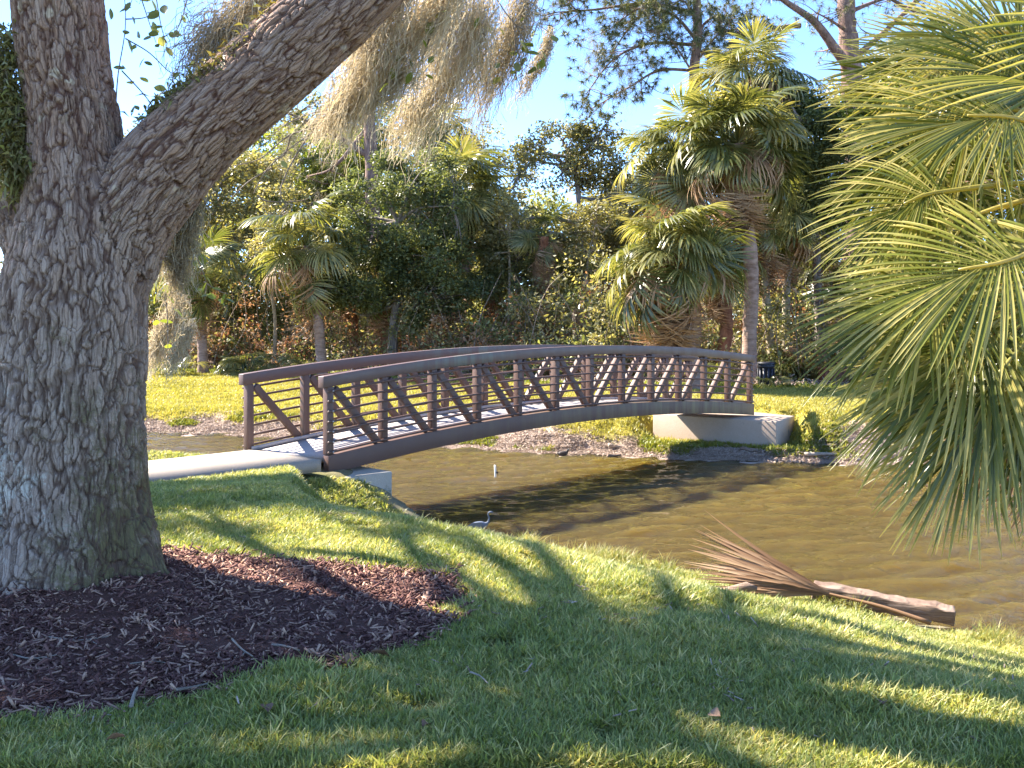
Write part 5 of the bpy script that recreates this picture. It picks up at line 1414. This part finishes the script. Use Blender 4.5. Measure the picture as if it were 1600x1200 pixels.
def bin_():
    b = gp(1197, 29.8)
    root = empty('litter_bin', b, 'black litter bin beside the far bridge end', 'bin')
    mb = MB(); mb.lathe((0, 0, 0), [(.001, 0), (.23, 0), (.235, .04), (.25, .62), (.262, .63), (.262, .70), (.25, .71), (.25, .72)], 22); mb.build('body', MAT['black_plastic'], root)
    mb = MB(); mb.lathe((0, 0, .722), [(.27, 0), (.275, .03), (.24, .07), (.10, .075), (.09, .05), (.001, .05)], 22); mb.build('lid', MAT['black_plastic'], root)
    for k in range(12):
        a = k * math.pi / 6; mb = MB(); n = np.array([math.cos(a), math.sin(a), 0])
        mb.box(n * .252 + np.array([0, 0, .33]), n * .008 + np.array([0, 0, .002]), np.array([-n[1], n[0], 0]) * .03, np.array([0, 0, .26]) + n * .006); mb.build('slat', MAT['dark_metal'], root)
bin_()
def brown_box():
    b = gp(1302, 31)
    root = empty('wooden_box', b, 'rusty brown boarded box half hidden by palm fronds', 'box')
    for k in range(5):
        mb = MB(); mb.box((-.30 + k * .15, -.25, .27), (.07, 0, 0), (0, .014, 0), (0, 0, .27)); mb.build('board', MAT['rust_box'], root)
    for s in (-1, 1):
        for k in range(3):
            mb = MB(); mb.box((s * .39, -.16 + k * .17, .27), (.013, 0, 0), (0, .08, 0), (0, 0, .27)); mb.build('board', MAT['rust_box'], root)
    mb = MB(); mb.box((0, 0, .562), (.44, 0, 0), (0, .32, 0), (0, 0, .02)); mb.build('lid', MAT['rust_box'], root)
    mb = MB(); mb.box((0, .02, .27), (.37, 0, 0), (0, .24, 0), (0, 0, .25)); mb.build('core', MAT['dark_metal'], root)
brown_box()
def navy_post():
    X = (6 - 800) / F * 16; b = np.array([X, 16.0, 0]); b = np.array([(6 - 800) / F * 12.6, 12.6, h1((6 - 800) / F * 12.6, 12.6)])
    root = empty('lamp_post', b, 'dark navy post peeking out behind the oak trunk', 'post')
    mb = MB(); mb.lathe((0, 0, 0), [(.07, 0), (.07, .1), (.04, .14), (.04, 1.85), (.06, 1.88)], 12); mb.build('shaft', MAT['dark_metal'], root)
    mb = MB(); mb.lathe((0, 0, 1.88), [(.06, 0), (.085, .05), (.085, .2), (.03, .27), (.001, .29)], 12); mb.build('head', MAT['dark_metal'], root)
navy_post()
# sticks on the mulch and in the grass
def stick(pts, rad, label, mat='pale_twig', seed=0, forks=2):
    r = rgen(900 + seed); q = []
    for px, py in pts:
        Y = CZ * F / (py - HZ); X = (px - 800) / F * Y
        q.append(np.array([X, Y, h1(X, Y) + .055]))
    c = spline(q, 14); mb = MB(); mb.tube(c, np.linspace(rad, rad * .5, 14), 6)
    for k in range(forks):
        i = int(r.integers(4, 11)); L = np.linalg.norm(q[-1] - q[0]) * .35
        d = (c[-1] - c[0]); d = d / np.linalg.norm(d); a = r.choice([-1, 1]) * r.uniform(.5, 1.0)
        e = c[i] + L * np.array([d[0] * math.cos(a) - d[1] * math.sin(a), d[0] * math.sin(a) + d[1] * math.cos(a), .08])
        mb.tube(np.stack([c[i], (c[i] + e) / 2 + r.normal(size=3) * .008, e]), [rad * .6, rad * .45, rad * .3], 5)
    tag(mb.build('fallen_stick', MAT[mat], None, q[0], loc=q[0], smooth=True), label, 'stick', 'sticks lying on the ground')
stick([(165, 938), (195, 936), (205, 955), (240, 972)], .006, 'pale forked stick at the foot of the oak', seed=1, forks=3)
stick([(222, 958), (245, 965), (258, 975)], .004, 'pale thin stick just in front of the forked stick', seed=2, forks=1)
stick([(362, 1012), (378, 1028), (395, 1040)], .006, 'slanting pale stick in the middle of the mulch', seed=3, forks=1)
stick([(425, 1022), (450, 1026), (468, 1032)], .009, 'short thick stick lying flat in the mulch', 'twig', 4, 0)
stick([(205, 1120), (210, 1100), (215, 1090)], .010, 'stubby grey stick at the mulch edge beside the grass', 'pale_twig', 5, 0)
stick([(275, 1095), (300, 1091), (325, 1084)], .008, 'dark straight stick at the front edge of the mulch', 'twig', 6, 0)
stick([(200, 1055), (235, 1050), (260, 1052)], .004, 'thin pale twig flat on the mulch near the frame corner', seed=7)
stick([(484, 1125), (500, 1115), (515, 1108)], .006, 'grey stick lying in the shaded lawn below the mulch', seed=8, forks=0)
stick([(735, 1075), (750, 1082), (762, 1095)], .005, 'pale bent twig in the lawn beyond the mulch point', seed=9, forks=0)
stick([(60, 1010), (120, 1018), (170, 1012)], .005, 'long thin pale twig on the mulch in front of the oak', seed=10)
stick([(20, 1040), (50, 1046), (95, 1040)], .005, 'crooked pale twig on the mulch at the frame side', seed=11)
# fallen leaves
def fallen_leaf(px, py, size, label, seed):
    r = rgen(950 + seed); Y = CZ * F / (py - HZ); X = (px - 800) / F * Y
    me = LEAF_D.copy(); me.materials.clear(); me.materials.append(MAT['brown_leaf'])
    V = np.empty(len(me.vertices) * 3, np.float32); me.vertices.foreach_get('co', V); V = V.reshape(-1, 3)
    V[:, 2] += .5 * np.abs(V[:, 1]) + r.normal(0, .03, len(V)); me.vertices.foreach_set('co', V.ravel()); me.update()
    o = link('fallen_leaf', me, None, None, (X, Y, h1(X, Y) + .07)); o.scale = (size * .7,) * 3
    o.rotation_euler = (r.normal(0, .25), r.normal(0, .2), r.uniform(0, 6.28)); tag(o, label, 'leaf', 'fallen leaves')
fallen_leaf(580, 1040, .14, 'curled tan leaf where the mulch meets the grass', 1)
fallen_leaf(545, 1042, .11, 'brown leaf beside the curled tan leaf', 2)
fallen_leaf(415, 1125, .12, 'brown leaf in the shaded lawn below the mulch', 3)
fallen_leaf(660, 1168, .10, 'dark brown leaf near the bottom of the lawn', 4)
fallen_leaf(1125, 1150, .11, 'brown leaf in the sunlit lower lawn', 5)
fallen_leaf(195, 1178, .10, 'dark leaf in the grass in the frame corner', 6)
fallen_leaf(1380, 1130, .09, 'small brown leaf in the shaded lawn opposite the timber beam', 7)
# driftwood and stones on the far shore
for k, (px, py, L, lb) in enumerate(((975, 700, .7, 'pale driftwood on the far shore left of the abutment'), (960, 706, .3, 'dark driftwood chunk at the waterline of the far shore'), (1290, 712, .9, 'bleached driftwood by the shadow stripes on the far shore'), (1360, 716, .6, 'driftwood at the far shore near the drooping fronds'), (1190, 708, .9, 'dark driftwood under the tan abutment'))):
    r = rgen(970 + k); Y = 2.75 * F / (py - HZ); X = (px - 800) / F * Y; z = h1(X, Y) + .04
    mb = MB(); a = r.normal(0, .25); d = np.array([math.cos(a), math.sin(a), 0]) * L / 2
    mb.tube(spline([-d, r.normal(size=3) * .04, d + np.array([0, 0, r.normal(0, .03)])], 10), np.linspace(.045, .02, 10), 7)
    tag(mb.build('driftwood', MAT['old_timber' if 'dark' in lb else 'pale_twig'], None, loc=(X, Y, max(z, ZW + .03)), smooth=True), lb, 'driftwood', 'driftwood on the far shore')
